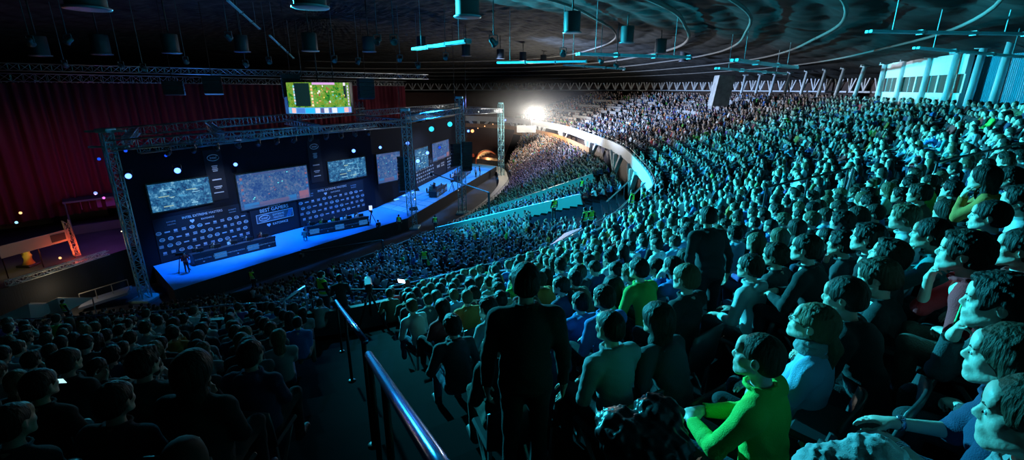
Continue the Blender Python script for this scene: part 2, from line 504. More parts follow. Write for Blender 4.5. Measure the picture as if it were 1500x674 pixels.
    if p['scarf']:
        g = Grid(neck - .16, neck + .16, min(h, .008))
        for q, zz in ((0, .0), (1, .028), (2, .052)):
            ring = [neck + np.array([(.080 - .008 * q) * math.cos(a), .018 + (.076 - .006 * q) * math.sin(a), zz + .010 * math.sin(a + 2 * q)]) for a in np.linspace(0, 2 * PI, 15)]
            for a, b in zip(ring[:-1], ring[1:]): g.cone(a, b, .022, .022, .004)
        g.rough(.002, 120, 3)
        out['scarf'] = g.mesh()
    # ---------------- trousers
    lo = np.array([-.34, -.24, .0]); hi = np.array([.34, .75, hipz + .16])
    g = Grid(lo, hi, h * 1.7)
    g.ell(hip + np.array([0, -.0, -.01]), (.168 + .02 * f, .115 + .02 * f, .105), None, .03)
    for s in (-1, 1):
        hj = hip + np.array([s * .085, .02, -.02 if not st else -.05])
        g.cone(hj, knee[s], .088 + .01 * f, .064, .035)
        g.cone(knee[s], ank[s] + np.array([0, 0, .02]), .062, .050, .02)
        if st: g.ell(hj + np.array([0, -.03, -.02]), (.09, .09, .11), None, .03)
    sl, X, Y, Z = g.sub(g.lo, g.lo + g.h * g.n, 0)
    g.S[sl] += (.004 * np.sin(23 * Y + 10 * X + 2 * np.sin(9 * Z + sd)) * np.sin(19 * Z + 20 * X + sd) + .002 * np.sin(55 * Y + 30 * Z + 3 * np.sin(20 * X))).astype(np.float32)
    out['trousers'] = g.mesh()
    # ---------------- shoes
    for s, nm in ((-1, 'shoe'), (1, 'shoe2')):
        a = ank[s]
        g = Grid(a + np.array([-.08, -.12, -.095]), a + np.array([.08, .26, .08]), max(h * 1.3, .013))
        g.cone(a + np.array([0, -.03, -.045]), a + np.array([0, .15, -.055]), .040, .036, .02)
        g.cone(a + np.array([0, -.01, .03]), a + np.array([0, .01, -.04]), .045, .045, .02)
        g.ell(a + np.array([0, .08, -.10]), (.07, .2, .012), None, .004, 'sub')
        out[nm] = g.mesh()
    out['_C'] = C; out['_M'] = Mh; out['_wr'] = wr; out['_elb'] = elb; out['_neck'] = neck
    return out
# ------------------------------------------------------------------ the bowl of the arena
# three matched plan curves: floor edge G, balcony edge F, top rim R
CG = np.array([(-42, 24), (-26, 29), (-22, 31), (-19, 33), (-16.5, 35.5), (-15, 37.5), (-13.5, 39.5), (-11.5, 42.5), (-10, 45), (-8, 48.3), (-4.9, 54), (-1.5, 66), (0, 82), (-4, 98), (-24, 106), (-44, 100), (-56, 84), (-60, 60), (-60, 40)], float)
CF = np.array([(-24, 10.5), (-13.4, 11.1), (-8, 12), (-4.8, 12.7), (-1.2, 15), (1.3, 17), (3.3, 19.7), (8.1, 27.3), (10, 32.4), (11.6, 43), (12.6, 54.6), (11.6, 68), (8, 90), (-2, 110), (-24, 119), (-46, 112), (-63, 90), (-68, 60), (-68, 40)], float)
CR = np.array([(-24, -6), (-13, -5), (-6, -2.9), (.5, -.8), (5.2, 2.9), (10.6, 7.2), (16.2, 12.4), (21.8, 20.6), (26, 30), (31, 43), (34, 57), (34, 75), (29.5, 100), (14, 125), (-20, 137), (-52, 131), (-80, 101), (-88, 60), (-86, 30)], float)
def spl(C, s):
    s = np.clip(np.asarray(s, float), 0, len(C) - 1.0001); i = np.floor(s).astype(int); t = (s - i)[..., None]
    g = lambda k: C[np.clip(k, 0, len(C) - 1)]
    a, b, c, d = g(i - 1), g(i), g(i + 1), g(i + 2)
    return .5 * (2 * b + (c - a) * t + (2 * a - 5 * b + 4 * c - d) * t * t + (3 * b - a - 3 * c + d) * t ** 3)
NU, NL = 17, 27
ZU0, ZU1 = -7.0, -1.9          # balcony floor: front, rim
ZL0, ZL1 = -15.3, -9.6         # lower tier: floor side, outer side
FLOOR = -16.0; STAGE = -14.5
def pu(s, r):
    a, b = spl(CF, s), spl(CR, s); r = np.asarray(r, float)[..., None]; return a + (b - a) * r
def pl(s, q):
    a, b = spl(CG, s), spl(CF, s); d = (a - b); L = np.linalg.norm(d, axis=-1, keepdims=True); b = b + d / L * 1.2
    q = np.asarray(q, float)[..., None]; return a + (b - a) * q
def zu(k): return ZU0 + (ZU1 - ZU0) * k / (NU - 1)
def zl(k): return ZL0 + (ZL1 - ZL0) * k / (NL - 1)

conc = mat('dark_concrete', (.075, .072, .07), .85, bump=.4, scale=3, vary=.3)
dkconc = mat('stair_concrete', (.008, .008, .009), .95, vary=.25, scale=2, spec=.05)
pale = mat('pale_concrete', (.62, .62, .60), .7, vary=.12, scale=1.5)
black = mat('black_metal', (.012, .012, .014), .45, .3)
blackcloth = mat('black_cloth', (.012, .012, .015), .95, bump=.6, scale=4, stretch=(3, 3, .2))
steel = mat('galvanised_steel', (.55, .57, .6), .35, .9, vary=.1)

def stepped(name, P, zf, n, ss, s_z=None, thick=.35):
    V = []; F = []
    S = np.array(ss); m = len(S)
    rows = []
    for k in range(n):
        for e in (0, 1):
            xy = P(S, np.full(m, (k + e) / n)); rows.append(np.c_[xy, np.full(m, zf(k))])
    V = np.concatenate(rows); 
    i = np.arange(m - 1)
    for r in range(len(rows) - 1):
        a = r * m; F.append(np.stack([a + i, a + i + 1, a + m + i + 1, a + m + i], 1))
    me = np_mesh(name, V, np.concatenate(F)); return me
SU = np.linspace(0, 18, 361)
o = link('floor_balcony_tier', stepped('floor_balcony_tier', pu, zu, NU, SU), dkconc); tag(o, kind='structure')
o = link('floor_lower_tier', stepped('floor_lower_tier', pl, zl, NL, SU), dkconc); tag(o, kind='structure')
# rim walk
m = len(SU); Rm = spl(CR, SU); nrm = np.gradient(Rm, axis=0); nrm = np.c_[-nrm[:, 1], nrm[:, 0]]; nrm /= np.linalg.norm(nrm, axis=1, keepdims=True)
out = -nrm
if ((Rm - np.array([-22, 58])) * out).sum() < 0: out = -out
def strip(name, A, B, material, smooth=False):
    i = np.arange(len(A) - 1); n = len(A)
    o = link(name, np_mesh(name, np.r_[A, B], np.stack([i, i + 1, n + i + 1, n + i], 1), smooth), material); return o
o = strip('floor_rim_walk', np.c_[Rm, np.full(m, ZU1)], np.c_[Rm + out * 9, np.full(m, ZU1)], dkconc); tag(o, kind='structure')
o = strip('wall_outer', np.c_[Rm + out * 8.9, np.full(m, ZU1)], np.c_[Rm + out * 8.9, np.full(m, 4.)], mat('outer_wall_brown', (.10, .06, .045), .8, vary=.2, scale=.5)); tag(o, kind='structure')
# arena floor slab
b = MB().box((-20, 60, FLOOR - .2), (150, 170, .4)); o = b.build('floor', mat('arena_floor', (.05, .05, .06), .6, vary=.3, scale=.4)); tag(o, kind='structure')
# wall under the lower tier's inner edge, wall between lower tier and balcony
def band(name, curve, off, z0, z1, th, material, s0=0., s1=18., n=200, cap=True):
    S = np.linspace(s0, s1, n); A = spl(curve, S) if not callable(curve) else curve(S)
    t = np.gradient(A, axis=0); N = np.c_[-t[:, 1], t[:, 0]]; N /= np.linalg.norm(N, axis=1, keepdims=True)   # towards the arena
    A = A + N * off; B = A + N * th; i = np.arange(n - 1)
    z0 = np.broadcast_to(z0, n); z1 = np.broadcast_to(z1, n)
    V = np.concatenate([np.c_[A, z0], np.c_[A, z1], np.c_[B, z1], np.c_[B, z0]])
    F = [np.stack([a * n + i, a * n + i + 1, c * n + i + 1, c * n + i], 1) for a, c in ((0, 1), (1, 2), (2, 3), (3, 0))]
    F.append(np.array([[0, n, 2 * n, 3 * n], [n - 1, 4 * n - 1, 3 * n - 1, 2 * n - 1]]))
    return link(name, np_mesh(name, V, np.concatenate(F)), material)
o = band('wall_floor_edge', CG, 0., FLOOR, ZL0 + .9, .15, conc, 0, 9.0); tag(o, kind='structure')
wm = band('wall_floor_edge', CG, 0., FLOOR, ZL0 + 1.0, .15, conc, 9.9, 14); tag(wm, kind='structure')
o = band('floor_edge_walk', CG, .15, ZL0 - .1, ZL0 + .0, 2.2, mat('walk_beige', (.45, .43, .38), .7, vary=.1), 9.9, 13.2); tag(o, kind='structure')
ply = mat('orange_plywood', (.50, .23, .09), .6, vary=.18, scale=1.2, stretch=(1, 1, .2))
o = band('wall_plywood', CF, 1.0, ZL1 - .6, ZL1 + 1.75, .08, ply, 10.9, 14.2); tag(o, kind='structure')
# balcony front
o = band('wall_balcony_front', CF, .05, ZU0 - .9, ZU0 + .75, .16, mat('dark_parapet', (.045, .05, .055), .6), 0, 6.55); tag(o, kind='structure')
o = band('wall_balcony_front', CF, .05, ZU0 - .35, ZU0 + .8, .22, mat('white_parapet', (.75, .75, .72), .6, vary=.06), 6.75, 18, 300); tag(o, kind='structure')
o = band('wall_back_lower', CF, -1.2, FLOOR, ZU0, .12, mat('brown_wall', (.07, .04, .03), .8, vary=.2), 0, 18, 300); tag(o, kind='structure')
# rail tube along the balcony front
railm = mat('rail_steel', (.35, .42, .55), .25, 1.)
def rail(name, S, curve, off, z, r, posts, ph, material, label, cat='railing', group=None):
    A = curve(S) if callable(curve) else spl(curve, S)
    t = np.gradient(A, axis=0); N = np.c_[-t[:, 1], t[:, 0]]; N /= np.linalg.norm(N, axis=1, keepdims=True); A = A + N * off
    zz = np.broadcast_to(z, len(S))
    e = empty(name, (float(A[0][0]), float(A[0][1]), float(zz[0] - ph)))
    o0 = Vector(e.location)
    pts = [Vector((a[0], a[1], c)) - o0 for a, c in zip(A, zz)]
    MB().tube(pts, r, 8).build('handrail', material, e, True)
    step = max(1, len(pts) // posts)
    for p in pts[::step][:100]:
        MB().tube([p - Vector((0, 0, ph)), p], r * .8, 6).build('post', material, e, True)
    tag(e, label, cat, group); return e
rail('balcony_railing', np.linspace(.2, 2.72, 50), CF, .13, ZU0 + 1.15, .022, 12, .4, railm, 'thin steel railing on the dark balcony front before the dim left seating block')
rail('balcony_railing', np.linspace(3.3, 6.5, 60), CF, .13, ZU0 + 1.15, .022, 14, .4, railm, 'thin steel railing on the dark balcony front curving below the teal-lit seating')
rail('balcony_railing', np.linspace(6.9, 12.6, 130), CF, .16, ZU0 + 1.15, .03, 40, .35, black, 'black railing on top of the white balcony front along the far crowd')
rail('walkway_railing', np.linspace(9.95, 13, 60), CG, .6, ZL0 + 1.1, .035, 22, 1.0, black, 'black railing with posts along the curved beige walkway by the stage end')

# white struts carrying the balcony front
strutm = mat('white_strut', (.72, .72, .69), .6)
for i, s in enumerate((7.35, 8.25, 9.15, 10.1, 11.0, 11.75, 12.3, 12.75, 13.3, 14.0, 14.8, 15.4)):
    P = spl(CF, s); Q = spl(CF, s + .02); t = Q - P; t /= np.linalg.norm(t); N = np.array([-t[1], t[0]])
    e = empty('balcony_strut', (float(P[0] + N[0] * .3), float(P[1] + N[1] * .3), FLOOR + 5.6))
    b0 = Vector((0, 0, 0)); zt = ZU0 - .3 - (FLOOR + 5.6)
    w = .75
    MB().bar(b0, (N[0] * .1, N[1] * .1, zt), .5, .45, .03).build('stem', strutm, e)
    for sg in (-1, 1):
        MB().bar(Vector((N[0] * .05, N[1] * .05, zt * .25)), Vector((t[0] * sg * 2.6, t[1] * sg * 2.6, zt)), .45, .40, .03).build('brace', strutm, e)
    tag(e, ('white Y-shaped strut under the white balcony front %s' % ['beside the dark stair opening', 'next to the security stewards', 'above the teal block wall', 'over the far lower crowd', 'at the end of the plywood wall', 'right of the glaring lamp', 'beneath the glaring lamp', 'behind the slim end truss tower', 'between the end towers', 'behind the stage end', 'above the red dark stand', 'behind the hanging screen'][i]), 'strut', 'white struts under the balcony front')

# upper aisles
AISLES = [(3.0, .95), (5.75, .45), (7.55, .5), (8.9, .55), (10.15, .6), (11.35, .6), (12.3, .6), (1.35, .45)]
LAIS = [(2.6, .6), (4.4, .6), (6.0, .6), (7.4, .7), (8.84, 1.6), (9.74, 1.7), (10.6, .3), (11.5, .6), (12.4, .6)]
# ------------------------------------------------------------------ roof
CRF = np.array([-22., 58.])
_S = np.linspace(0, 18, 721); _R = spl(CR, _S)
_extra = np.array([(-70, 5), (-48, -6)]); _Rc = np.r_[_R, _extra, _R[:1]]
_th = np.arctan2(_Rc[:, 1] - CRF[1], _Rc[:, 0] - CRF[0]); _rad = np.hypot(_Rc[:, 0] - CRF[0], _Rc[:, 1] - CRF[1])
_o = np.argsort(_th); _th = _th[_o]; _rad = _rad[_o]
def rim_rad(th): return np.interp(th, _th, _rad, period=2 * PI)
def roof_z(x, y):
    th = np.arctan2(y - CRF[1], x - CRF[0]); k = np.hypot(x - CRF[0], y - CRF[1]) / rim_rad(th)
    return 2.35 + 5.5 * (1 - np.clip(k, 0, 1.1) ** 2)
nk, nt = 260, 640
kk = np.linspace(0.02, 1.12, nk); tt = np.linspace(-PI, PI, nt, endpoint=False)
K, T = np.meshgrid(kk, tt, indexing='ij'); Rr = rim_rad(T)
X = CRF[0] + K * Rr * np.cos(T); Y = CRF[1] + K * Rr * np.sin(T); Z = 2.35 + 5.5 * (1 - K ** 2)
rho = K * Rr
ph = rho * 2 * PI / 2.6
sag = .2 * np.abs(np.sin(ph / 2 + .3 * np.sin(T * 9) + .2 * np.sin(T * 23 + rho * .3)))
wob = .07 * np.sin(T * 61 + 1.7 * np.sin(rho * .4)) * np.sin(rho * 1.3 + 2 * np.sin(T * 17)) + .05 * np.sin(T * 143 + rho * .9) * np.sin(rho * 2.1 + 3 * np.sin(T * 31))
Z = Z - sag + wob + .05
V = np.stack([X, Y, Z], -1).reshape(-1, 3)
i, j = np.meshgrid(np.arange(nk - 1), np.arange(nt), indexing='ij'); j2 = (j + 1) % nt
Fq = np.stack([i * nt + j, i * nt + j2, (i + 1) * nt + j2, (i + 1) * nt + j], -1).reshape(-1, 4)
roofm = mat('roof_cloth', (.032, .033, .033), .85, bump=.7, scale=1.6, vary=.4, spec=.2)
o = link('ceiling', np_mesh('ceiling', V, Fq, True), roofm); tag(o, kind='structure')
# concentric cable ducts under the cloth
hose = mat('duct_grey', (.16, .155, .145), .7)
for kq, r, lab in ((.60, .10, 'grey curved cable duct, innermost ring under the draped ceiling'), (.725, .14, 'thick grey curved duct ring hung under the draped ceiling'), (.80, .10, 'grey duct ring hung second outward under the draped ceiling'), (.875, .09, 'grey duct ring hung third outward under the draped ceiling'), (.945, .07, 'thin grey duct ring nearest the rim columns')):
    pts = []
    for th in np.linspace(-1.9, 2.0, 120):
        q = CRF + kq * rim_rad(th) * np.array([math.cos(th), math.sin(th)]); pts.append((q[0], q[1], 2.35 + 5.5 * (1 - kq ** 2) - .50))
    o = MB().tube(pts, r, 6).build('cable_duct', hose, None, True); tag(o, lab, 'duct', 'cable ducts under the ceiling')

# ventilation pots: (px, py of the lower rim, width px)
potm = mat('pot_steel', (.03, .035, .04), .6, .0); rimm = mat('pot_rim', (.25, .27, .32), .4, .6)
pots = [(685, 25, 38, 'biggest, above the stage towers'), (455, 11, 50, 'wide one at the top beside the diagonal bar'), (128, 13, 55, 'wide one above the dark left curtain'), (838, 48, 26, 'above the long light bar'), (918, 63, 21, 'second along from the glaring lamp'), (967, 78, 18, 'near the tail of the long bar'), (1001, 90, 13, 'small, above the white ring truss'), (252, 78, 24, 'over the curtain left of centre'), (355, 76, 21, 'between two lamp clusters'), (455, 75, 23, 'just left of the hanging screen'), (541, 76, 19, 'right of the hanging screen'), (150, 80, 25, 'over the darkest corner'), (60, 82, 25, 'farthest to the side over the stalls'), (618, 71, 15, 'beside the short upper bar'), (683, 82, 14, 'beneath the short upper bar'), (733, 86, 12, 'above the stage end towers'), (766, 89, 11, 'straight above the glaring lamp'), (796, 92, 10, 'small dark one over the far crowd'), (1190, 60, 0, '')]
for px, py, w, lab in pots:
    if not w: continue
    t = F_PX * 1.15 / w; P = at_t(px, py, t)
    zr = float(roof_z(P.x, P.y)); 
    e = empty('ceiling_vent', tuple(P)); h = 1.25
    MB().lathe([(.50, h), (.52, h - .05), (.52, .04), (.50, 0)], 20).build('drum', potm, e, True)
    MB().lathe([(.60, .05), (.62, .02), (.60, -.02), (.5, -.03)], 24).build('rim', rimm, e, True)
    if zr - P.z > h: MB().tube([(0, 0, h), (0, 0, zr - P.z + .2)], .05, 8).build('duct', potm, e, True)
    tag(e, 'dark ceiling vent drum with pale rim, ' + lab, 'ceiling vent', 'ceiling vent drums')

# blue light bars
barm = mat('bar_blue', (.22, .75, .85), .4); cap = mat('bar_cap', (.2, .3, .32), .5)
def lightbar(A, B, w, lab, double=True):
    A = Vector(A); B = Vector(B); d = (B - A); L = d.length; u = d.normalized(); side = u.cross(Vector((0, 0, 1))).normalized()
    e = empty('light_bar', tuple(A))
    n = 3 if L > 6 else 2
    for q in range(n):
        a = u * (L * q / n + .06); b = u * (L * (q + 1) / n - .06)
        for s in ((-1, 1) if double else (0,)):
            MB().bar(a + side * w * .55 * s, b + side * w * .55 * s, w * .8, w * .6, .01).build('batten', barm, e)
        MB().box(b, (.10, w * 1.5, w), u.to_track_quat('X', 'Z').to_matrix()).build('joint', cap, e)
    for f in (.15, .85):
        p = A + d * f; zr = float(roof_z(p.x, p.y))
        MB().tube([d * f, d * f + Vector((0, 0, max(.3, zr - p.z)))], .02, 5).build('hanger', cap, e)
    tag(e, lab, 'light bar', 'blue lighting bars under the ceiling'); return e
lightbar(at_z(845, 79, 2.2), at_z(1010, 84, 2.2), .30, 'long straight blue lighting bar hung over the middle of the bowl')
lightbar(at_z(728, 92, 2.2), at_z(860, 90, 2.2), .28, 'blue lighting bar hung behind the long middle one')
lightbar(at_z(607, 72, 3.0), at_z(686, 60, 3.0), .30, 'short slanted blue bar hung nearest the stage towers')
lightbar(at_z(1075, 88, 2.0), at_z(1165, 99, 1.7), .34, 'blue lighting bar hung above the first slim rim columns')
lightbar(at_z(1050, 100, 1.6), at_z(1150, 108, 1.4), .26, 'blue lighting bar hung above the leaning concrete pier')
lightbar(at_z(825, 95, 2.2), at_z(915, 101, 1.9), .26, 'small blue bar hung farthest back above the white truss')
lightbar(at_z(1270, 46, 1.9), at_z(1505, 50, 1.9), .16, 'long blue bar hung across the two nearest rim columns')
lightbar(at_z(1340, 70, 1.55), at_z(1505, 84, 1.3), .15, 'blue bar hung low in front of the corrugated booth wall')
lightbar(at_t(333, 0, 30), at_t(380, 42, 46), .2, 'dim slanted bar hung over the red curtain', False)
lightbar(at_t(395, 52, 40), at_t(430, 85, 60), .2, 'dim slanted bar hung above the hanging screen', False)

# small stage spots on rods under the roof
spotm = mat('spot_body', (.05, .12, .14), .5, .2)
for q, (px, py, t) in enumerate([(553, 60, 32), (577, 60, 32), (723, 62, 28), (586, 87, 45), (653, 84, 45), (490, 88, 45), (525, 91, 48), (825, 78, 36), (880, 90, 42), (903, 97, 44), (45, 62, 30), (100, 60, 30), (95, 95, 42), (178, 97, 42), (210, 100, 42), (272, 90, 42), (360, 95, 42), (335, 55, 34), (394, 90, 44), (612, 97, 48)]):
    P = at_t(px, py, t); zr = float(roof_z(P.x, P.y)); e = empty('hanging_spotlight', tuple(P))
    Mx = Euler((.9, 0, R_.uniform(0, 6))).to_matrix()
    MB().lathe([(.10, .30), (.16, .25), (.17, 0), (.24, -.18), (.22, -.18), (.10, -.02)], 12, M=Mx).build('can', spotm, e, True)
    MB().bar((-.24, 0, 0), (.24, 0, 0), .05).bar((-.24, 0, 0), (-.24, 0, .4), .05).bar((.24, 0, 0), (.24, 0, .4), .05).bar((-.24, 0, .4), (.24, 0, .4), .05).build('yoke', spotm, e)
    MB().tube([(0, 0, .4), (0, 0, max(.8, zr - P.z))], .03, 5).build('rod', spotm, e)
    near = ['over the stage', 'beside the ceiling bars', 'over the red curtain', 'under the vent drums'][0 if 480 < px < 700 else 1 if px > 700 else 2 if px > 150 else 3]
    tag(e, 'small teal-tinted spotlight hung on a rod ' + near, 'spotlight', 'rod-hung spotlights ' + near)

# ------------------------------------------------------------------ rim truss, columns, booth, pier
wht = mat('white_steel', (.80, .82, .82), .5)
def rimpt(s, off=0.):
    P = spl(CR, s); Q = spl(CR, s + .01); t = Q - P; t /= np.linalg.norm(t); N = np.array([t[1], -t[0]]); return P + N * off, t, N
# arc-length parameter of the rim
_ss = np.linspace(6.2, 18, 2000); _pp = spl(CR, _ss); _L = np.r_[0, np.cumsum(np.linalg.norm(np.diff(_pp, axis=0), axis=1))]
s_at = lambda d: float(np.interp(d, _L, _ss)); L_of = lambda s: float(np.interp(s, _ss, _L))
tr = empty('rim_truss', (0, 0, 0)); rows = {'top_chord': (2.0, .32), 'bottom_chord': (-.35, .18)}
for nm, (z, w) in rows.items():
    pts = [(*rimpt(s_at(d), 5.5)[0], z) for d in np.arange(2, _L[-1] * .86, 3.)]
    b = MB()
    for a, c in zip(pts[:-1], pts[1:]): b.bar(a, c, w * .6, w)
    b.build(nm, wht, tr)
pan = MB(); q = 0; dd = np.arange(2, _L[-1] * .86, 2.4); b1 = MB(); b2 = MB()
for a, c in zip(dd[:-1], dd[1:]):
    A = rimpt(s_at(a), 5.5)[0]; C2 = rimpt(s_at(c), 5.5)[0]; m_ = (A + C2) / 2
    for (p0, p1) in ((A, m_), (C2, m_)):
        z0, z1 = (1.9, -.3)
        b1.bar((p1[0], p1[1], z0), (p0[0], p0[1], z1), .20, .20)
    b1.bar((A[0], A[1], -.3), (A[0], A[1], 1.9), .16, .16)
    q += 1
b1.build('lattice', wht, tr)
tag(tr, 'white zigzag steel truss ring running round the rim behind the farthest crowd', 'truss')
colsurf = mat('column_paint', (.62, .72, .74), .45)
for q, (px, py, lab) in enumerate([(1483, 57, 'nearest of all, thick under the long bar'), (1441, 71, 'second nearest, before the blue corrugated wall'), (1403, 79, 'at the corner of booth and corrugated wall'), (1364, 85, 'between the two right-hand booth windows'), (1326, 91, 'between the two left-hand booth windows'), (1296, 95, 'at the far end of the white booth'), (1267, 98, 'first clear of the booth'), (1237, 101, 'second clear of the booth'), (1210, 103, 'third clear of the booth'), (1183, 105, 'fourth clear of the booth'), (1158, 107, 'fifth clear of the booth'), (1136, 109, 'third beyond the concrete pier'), (1114, 110, 'second beyond the concrete pier'), (1092, 111, 'next to the concrete pier')]):
    d = ray(px, py)
    # meet the rim line, top height 2 m
    lo_, hi_ = 10., 120.; best = None
    for t in np.linspace(12, 90, 1200):
        P = d * t; e_ = abs(P.z - 1.95) if q < 14 else 9
        th = math.atan2(P.y - CRF[1], P.x - CRF[0]); e_ = abs(math.hypot(P.x - CRF[0], P.y - CRF[1]) - rim_rad(th) - .8)
        if best is None or e_ < best[0]: best = (e_, P.copy())
    P = best[1]; th = math.atan2(P.y - CRF[1], P.x - CRF[0]); n2 = Vector((math.cos(th), math.sin(th), 0))
    zt = P.z
    base = Vector((P.x, P.y, ZU1)) - n2 * (.10 + .45 * (q > 5))
    e = empty('rim_column', tuple(base)); top = P - base; r = .17
    MB().tube([(0, 0, 0), tuple(top)], [r * 1.12, r], 20).build('shaft', colsurf, e, True)
    MB().lathe([(.3, .0), (.3, .05), (.2, .07)], 16).build('foot', colsurf, e, True)
    b = MB()
    b.box(top + Vector((0, 0, .02)), (.55, .55, .05)); b.bar(top + Vector((-.4, 0, .12)), top + Vector((.4, 0, .12)), .08, .14)
    b.build('cap_plate', colsurf, e)
    tag(e, 'white-blue steel column on the rim, ' + lab, 'column', 'steel columns along the rim')
# beams over the column heads
# booth
def wallbox(name, A, B, z0, z1, th, m, parent, off=0):
    A = Vector(A); B = Vector(B); u = (B - A).normalized(); L = (B - A).length
    M = Matrix(((u.x, -u.y, 0), (u.y, u.x, 0), (0, 0, 1)))
    c = (A + B) / 2; return MB().box((c.x, c.y, (z0 + z1) / 2), (L, th, z1 - z0), M, .01).build(name, m, parent)
def rim_hit(px, off=0., py=120):
    d = ray(px, py); best = None
    for t in np.linspace(10, 110, 2500):
        P = d * t; th = math.atan2(P.y - CRF[1], P.x - CRF[0]); e_ = abs(math.hypot(P.x - CRF[0], P.y - CRF[1]) - rim_rad(th) - off)
        if best is None or e_ < best[0]: best = (e_, (P.x, P.y))
    return Vector((*best[1], 0))
A = rim_hit(1291, 1.1); B = rim_hit(1412, 1.1)
u = (B - A).normalized(); outn = Vector((u.y, -u.x, 0)); 
if outn.dot(Vector((1, 0, 0))) < 0: outn = -outn
boothw = mat('booth_white', (.80, .80, .76), .6, vary=.05)
e = empty('commentary_booth', tuple(A + Vector((0, 0, ZU1))))
L = (B - A).length; M = Matrix(((u.x, outn.x, 0), (u.y, outn.y, 0), (0, 0, 1)))
def lb(b, x0, x1, y0, y1, z0, z1, bev=.01): b.box(M @ Vector(((x0 + x1) / 2, (y0 + y1) / 2, (z0 + z1) / 2)), (x1 - x0, y1 - y0, z1 - z0), M, bev); return b
lb(MB(), 0, L, 0, .2, 0, .62).build('plinth', mat('booth_grey', (.6, .62, .62), .6), e)
lb(MB(), 0, L, -.06, .2, .66, 1.65).build('front_panel', boothw, e)
lb(MB(), 0, L, -.06, .2, 2.75, 3.95).build('upper_panel', boothw, e)
nW = 4; ww = L / nW
for q in range(nW + 1): 
    x = min(max(q * ww, .12), L - .12); lb(MB(), x - .12, x + .12, 0, .2, 1.62, 2.78).build('mullion', boothw, e)
for q in range(nW):
    w_ = lb(MB(), q * ww + .12, (q + 1) * ww - .12, .08, .12, 1.65, 2.75, 0).build('window', mat('booth_glass', (.14, .13, .11), .15), e)
    b = MB(); 
    for f in (.33, .66): lb(b, q * ww + ww * f - .03, q * ww + ww * f + .03, .03, .10, 1.65, 2.75)
    b.build('sash', boothw, w_)
lb(MB(), -.1, L, .2, 4, 3.9, 4.0).build('roof_slab', boothw, e)
lb(MB(), -.1, .0, 0, 4, 0, 3.9).build('end_wall', boothw, e)
tag(e, 'white commentary booth with a strip of windows behind the rim columns', 'booth')
# corrugated wall
A2 = rim_hit(1395, 2.2); B2 = rim_hit(1560, 2.2, 150)
u2 = (B2 - A2).normalized(); L2 = (B2 - A2).length; n2 = Vector((u2.y, -u2.x, 0))
e = empty('corrugated_cabin', tuple(A2 + Vector((0, 0, ZU1))))
def corr(x0, x1, z0, z1):
    V = []; F = []; n = int((x1 - x0) / .05)
    for q in range(n + 1):
        x = x0 + (x1 - x0) * q / n; off = [0, .0, .09, .09][q % 4]
        p = u2 * x - n2 * off; V += [(p.x, p.y, z0), (p.x, p.y, z1)]
    for q in range(n): F.append((2 * q, 2 * q + 2, 2 * q + 3, 2 * q + 1))
    V2 = [(p[0] + n2.x * .08, p[1] + n2.y * .08, p[2]) for p in V]; k = len(V); F2 = [tuple(k + i for i in f[::-1]) for f in F]
    return MB().add(V + V2, F + F2)
cm = mat('corrugated_blue', (.10, .40, .52), .5)
wx0, wx1 = .9, 2.6
corr(0, wx0, 0, 3.9).build('corrugated_panel', cm, e); corr(wx1, L2, 0, 3.9).build('corrugated_panel', cm, e)
corr(wx0, wx1, 0, 1.9).build('corrugated_panel', cm, e); corr(wx0, wx1, 3.0, 3.9).build('corrugated_panel', cm, e)
c = u2 * ((wx0 + wx1) / 2) + n2 * .1; M2 = Matrix(((u2.x, n2.x, 0), (u2.y, n2.y, 0), (0, 0, 1)))
w_ = MB().box((c.x, c.y, 2.45), (wx1 - wx0, .04, 1.1), M2).build('window', mat('booth_glass', (.14, .13, .11), .15), e)
b = MB(); 
for dx in (-.85, .85): q_ = c + u2 * dx; b.box((q_.x, q_.y, 2.45), (.08, .2, 1.2), M2)
for dz in (1.88, 3.02): b.box((c.x, c.y, dz), (1.8, .2, .08), M2)
b.build('window_frame', boothw, w_)
tag(e, 'blue corrugated metal cabin wall with one framed window beside the white booth', 'cabin')
# concrete pier that leans
P = at_t(1055, 148, 60)
e = MB().add([(-1.3, -.8, 0), (.7, -.8, 0), (.9, 1.2, 0), (-1.1, 1.2, 0), (-.8, -.8, 3.7), (1.2, -.8, 3.7), (1.4, 1.2, 3.7), (-.6, 1.2, 3.7)], [(0, 3, 2, 1), (4, 5, 6, 7), (0, 1, 5, 4), (1, 2, 6, 5), (2, 3, 7, 6), (3, 0, 4, 7)]).build('concrete_pier', mat('pier_concrete', (.36, .37, .36), .85, bump=.5, vary=.25, scale=2), None)
e.location = (P.x, P.y, P.z - .6); tag(e, 'leaning grey concrete pier at the rim left of the slim columns', 'pier')
# ------------------------------------------------------------------ stage
PA = (-30.4, 38.); DA = unit(np.array([13.2, 20.])); LA = float(np.hypot(13.2, 20.))     # left wall
PB = (-17.2, 58.); DB = unit(np.array([-9.3 + 17.2, 96 - 58.])); LB = 39.
frontm = mat('stage_carpet', (.06, .34, .72), .75, vary=.06, scale=1.5)
poly = [(-30.6, 37.6), (-17.2, 58), (-9.3, 96), (-3.0, 91.5), (-12.2, 53.2), (-18.3, 44.0), (-25.4, 32.6)]
V = [(x, y, STAGE) for x, y in poly] + [(x, y, FLOOR) for x, y in poly]; n = len(poly)
o = MB().add(V, [tuple(range(n))[::-1]] ).build('floor_stage', frontm)
tag(o, kind='structure')
i_ = list(range(n)); o = MB().add(V, [(a, (a + 1) % n, n + (a + 1) % n, n + a) for a in i_]).build('stage_skirt', blackcloth); tag(o, 'black cloth skirt hung round the blue-lit stage platform', 'stage skirt')
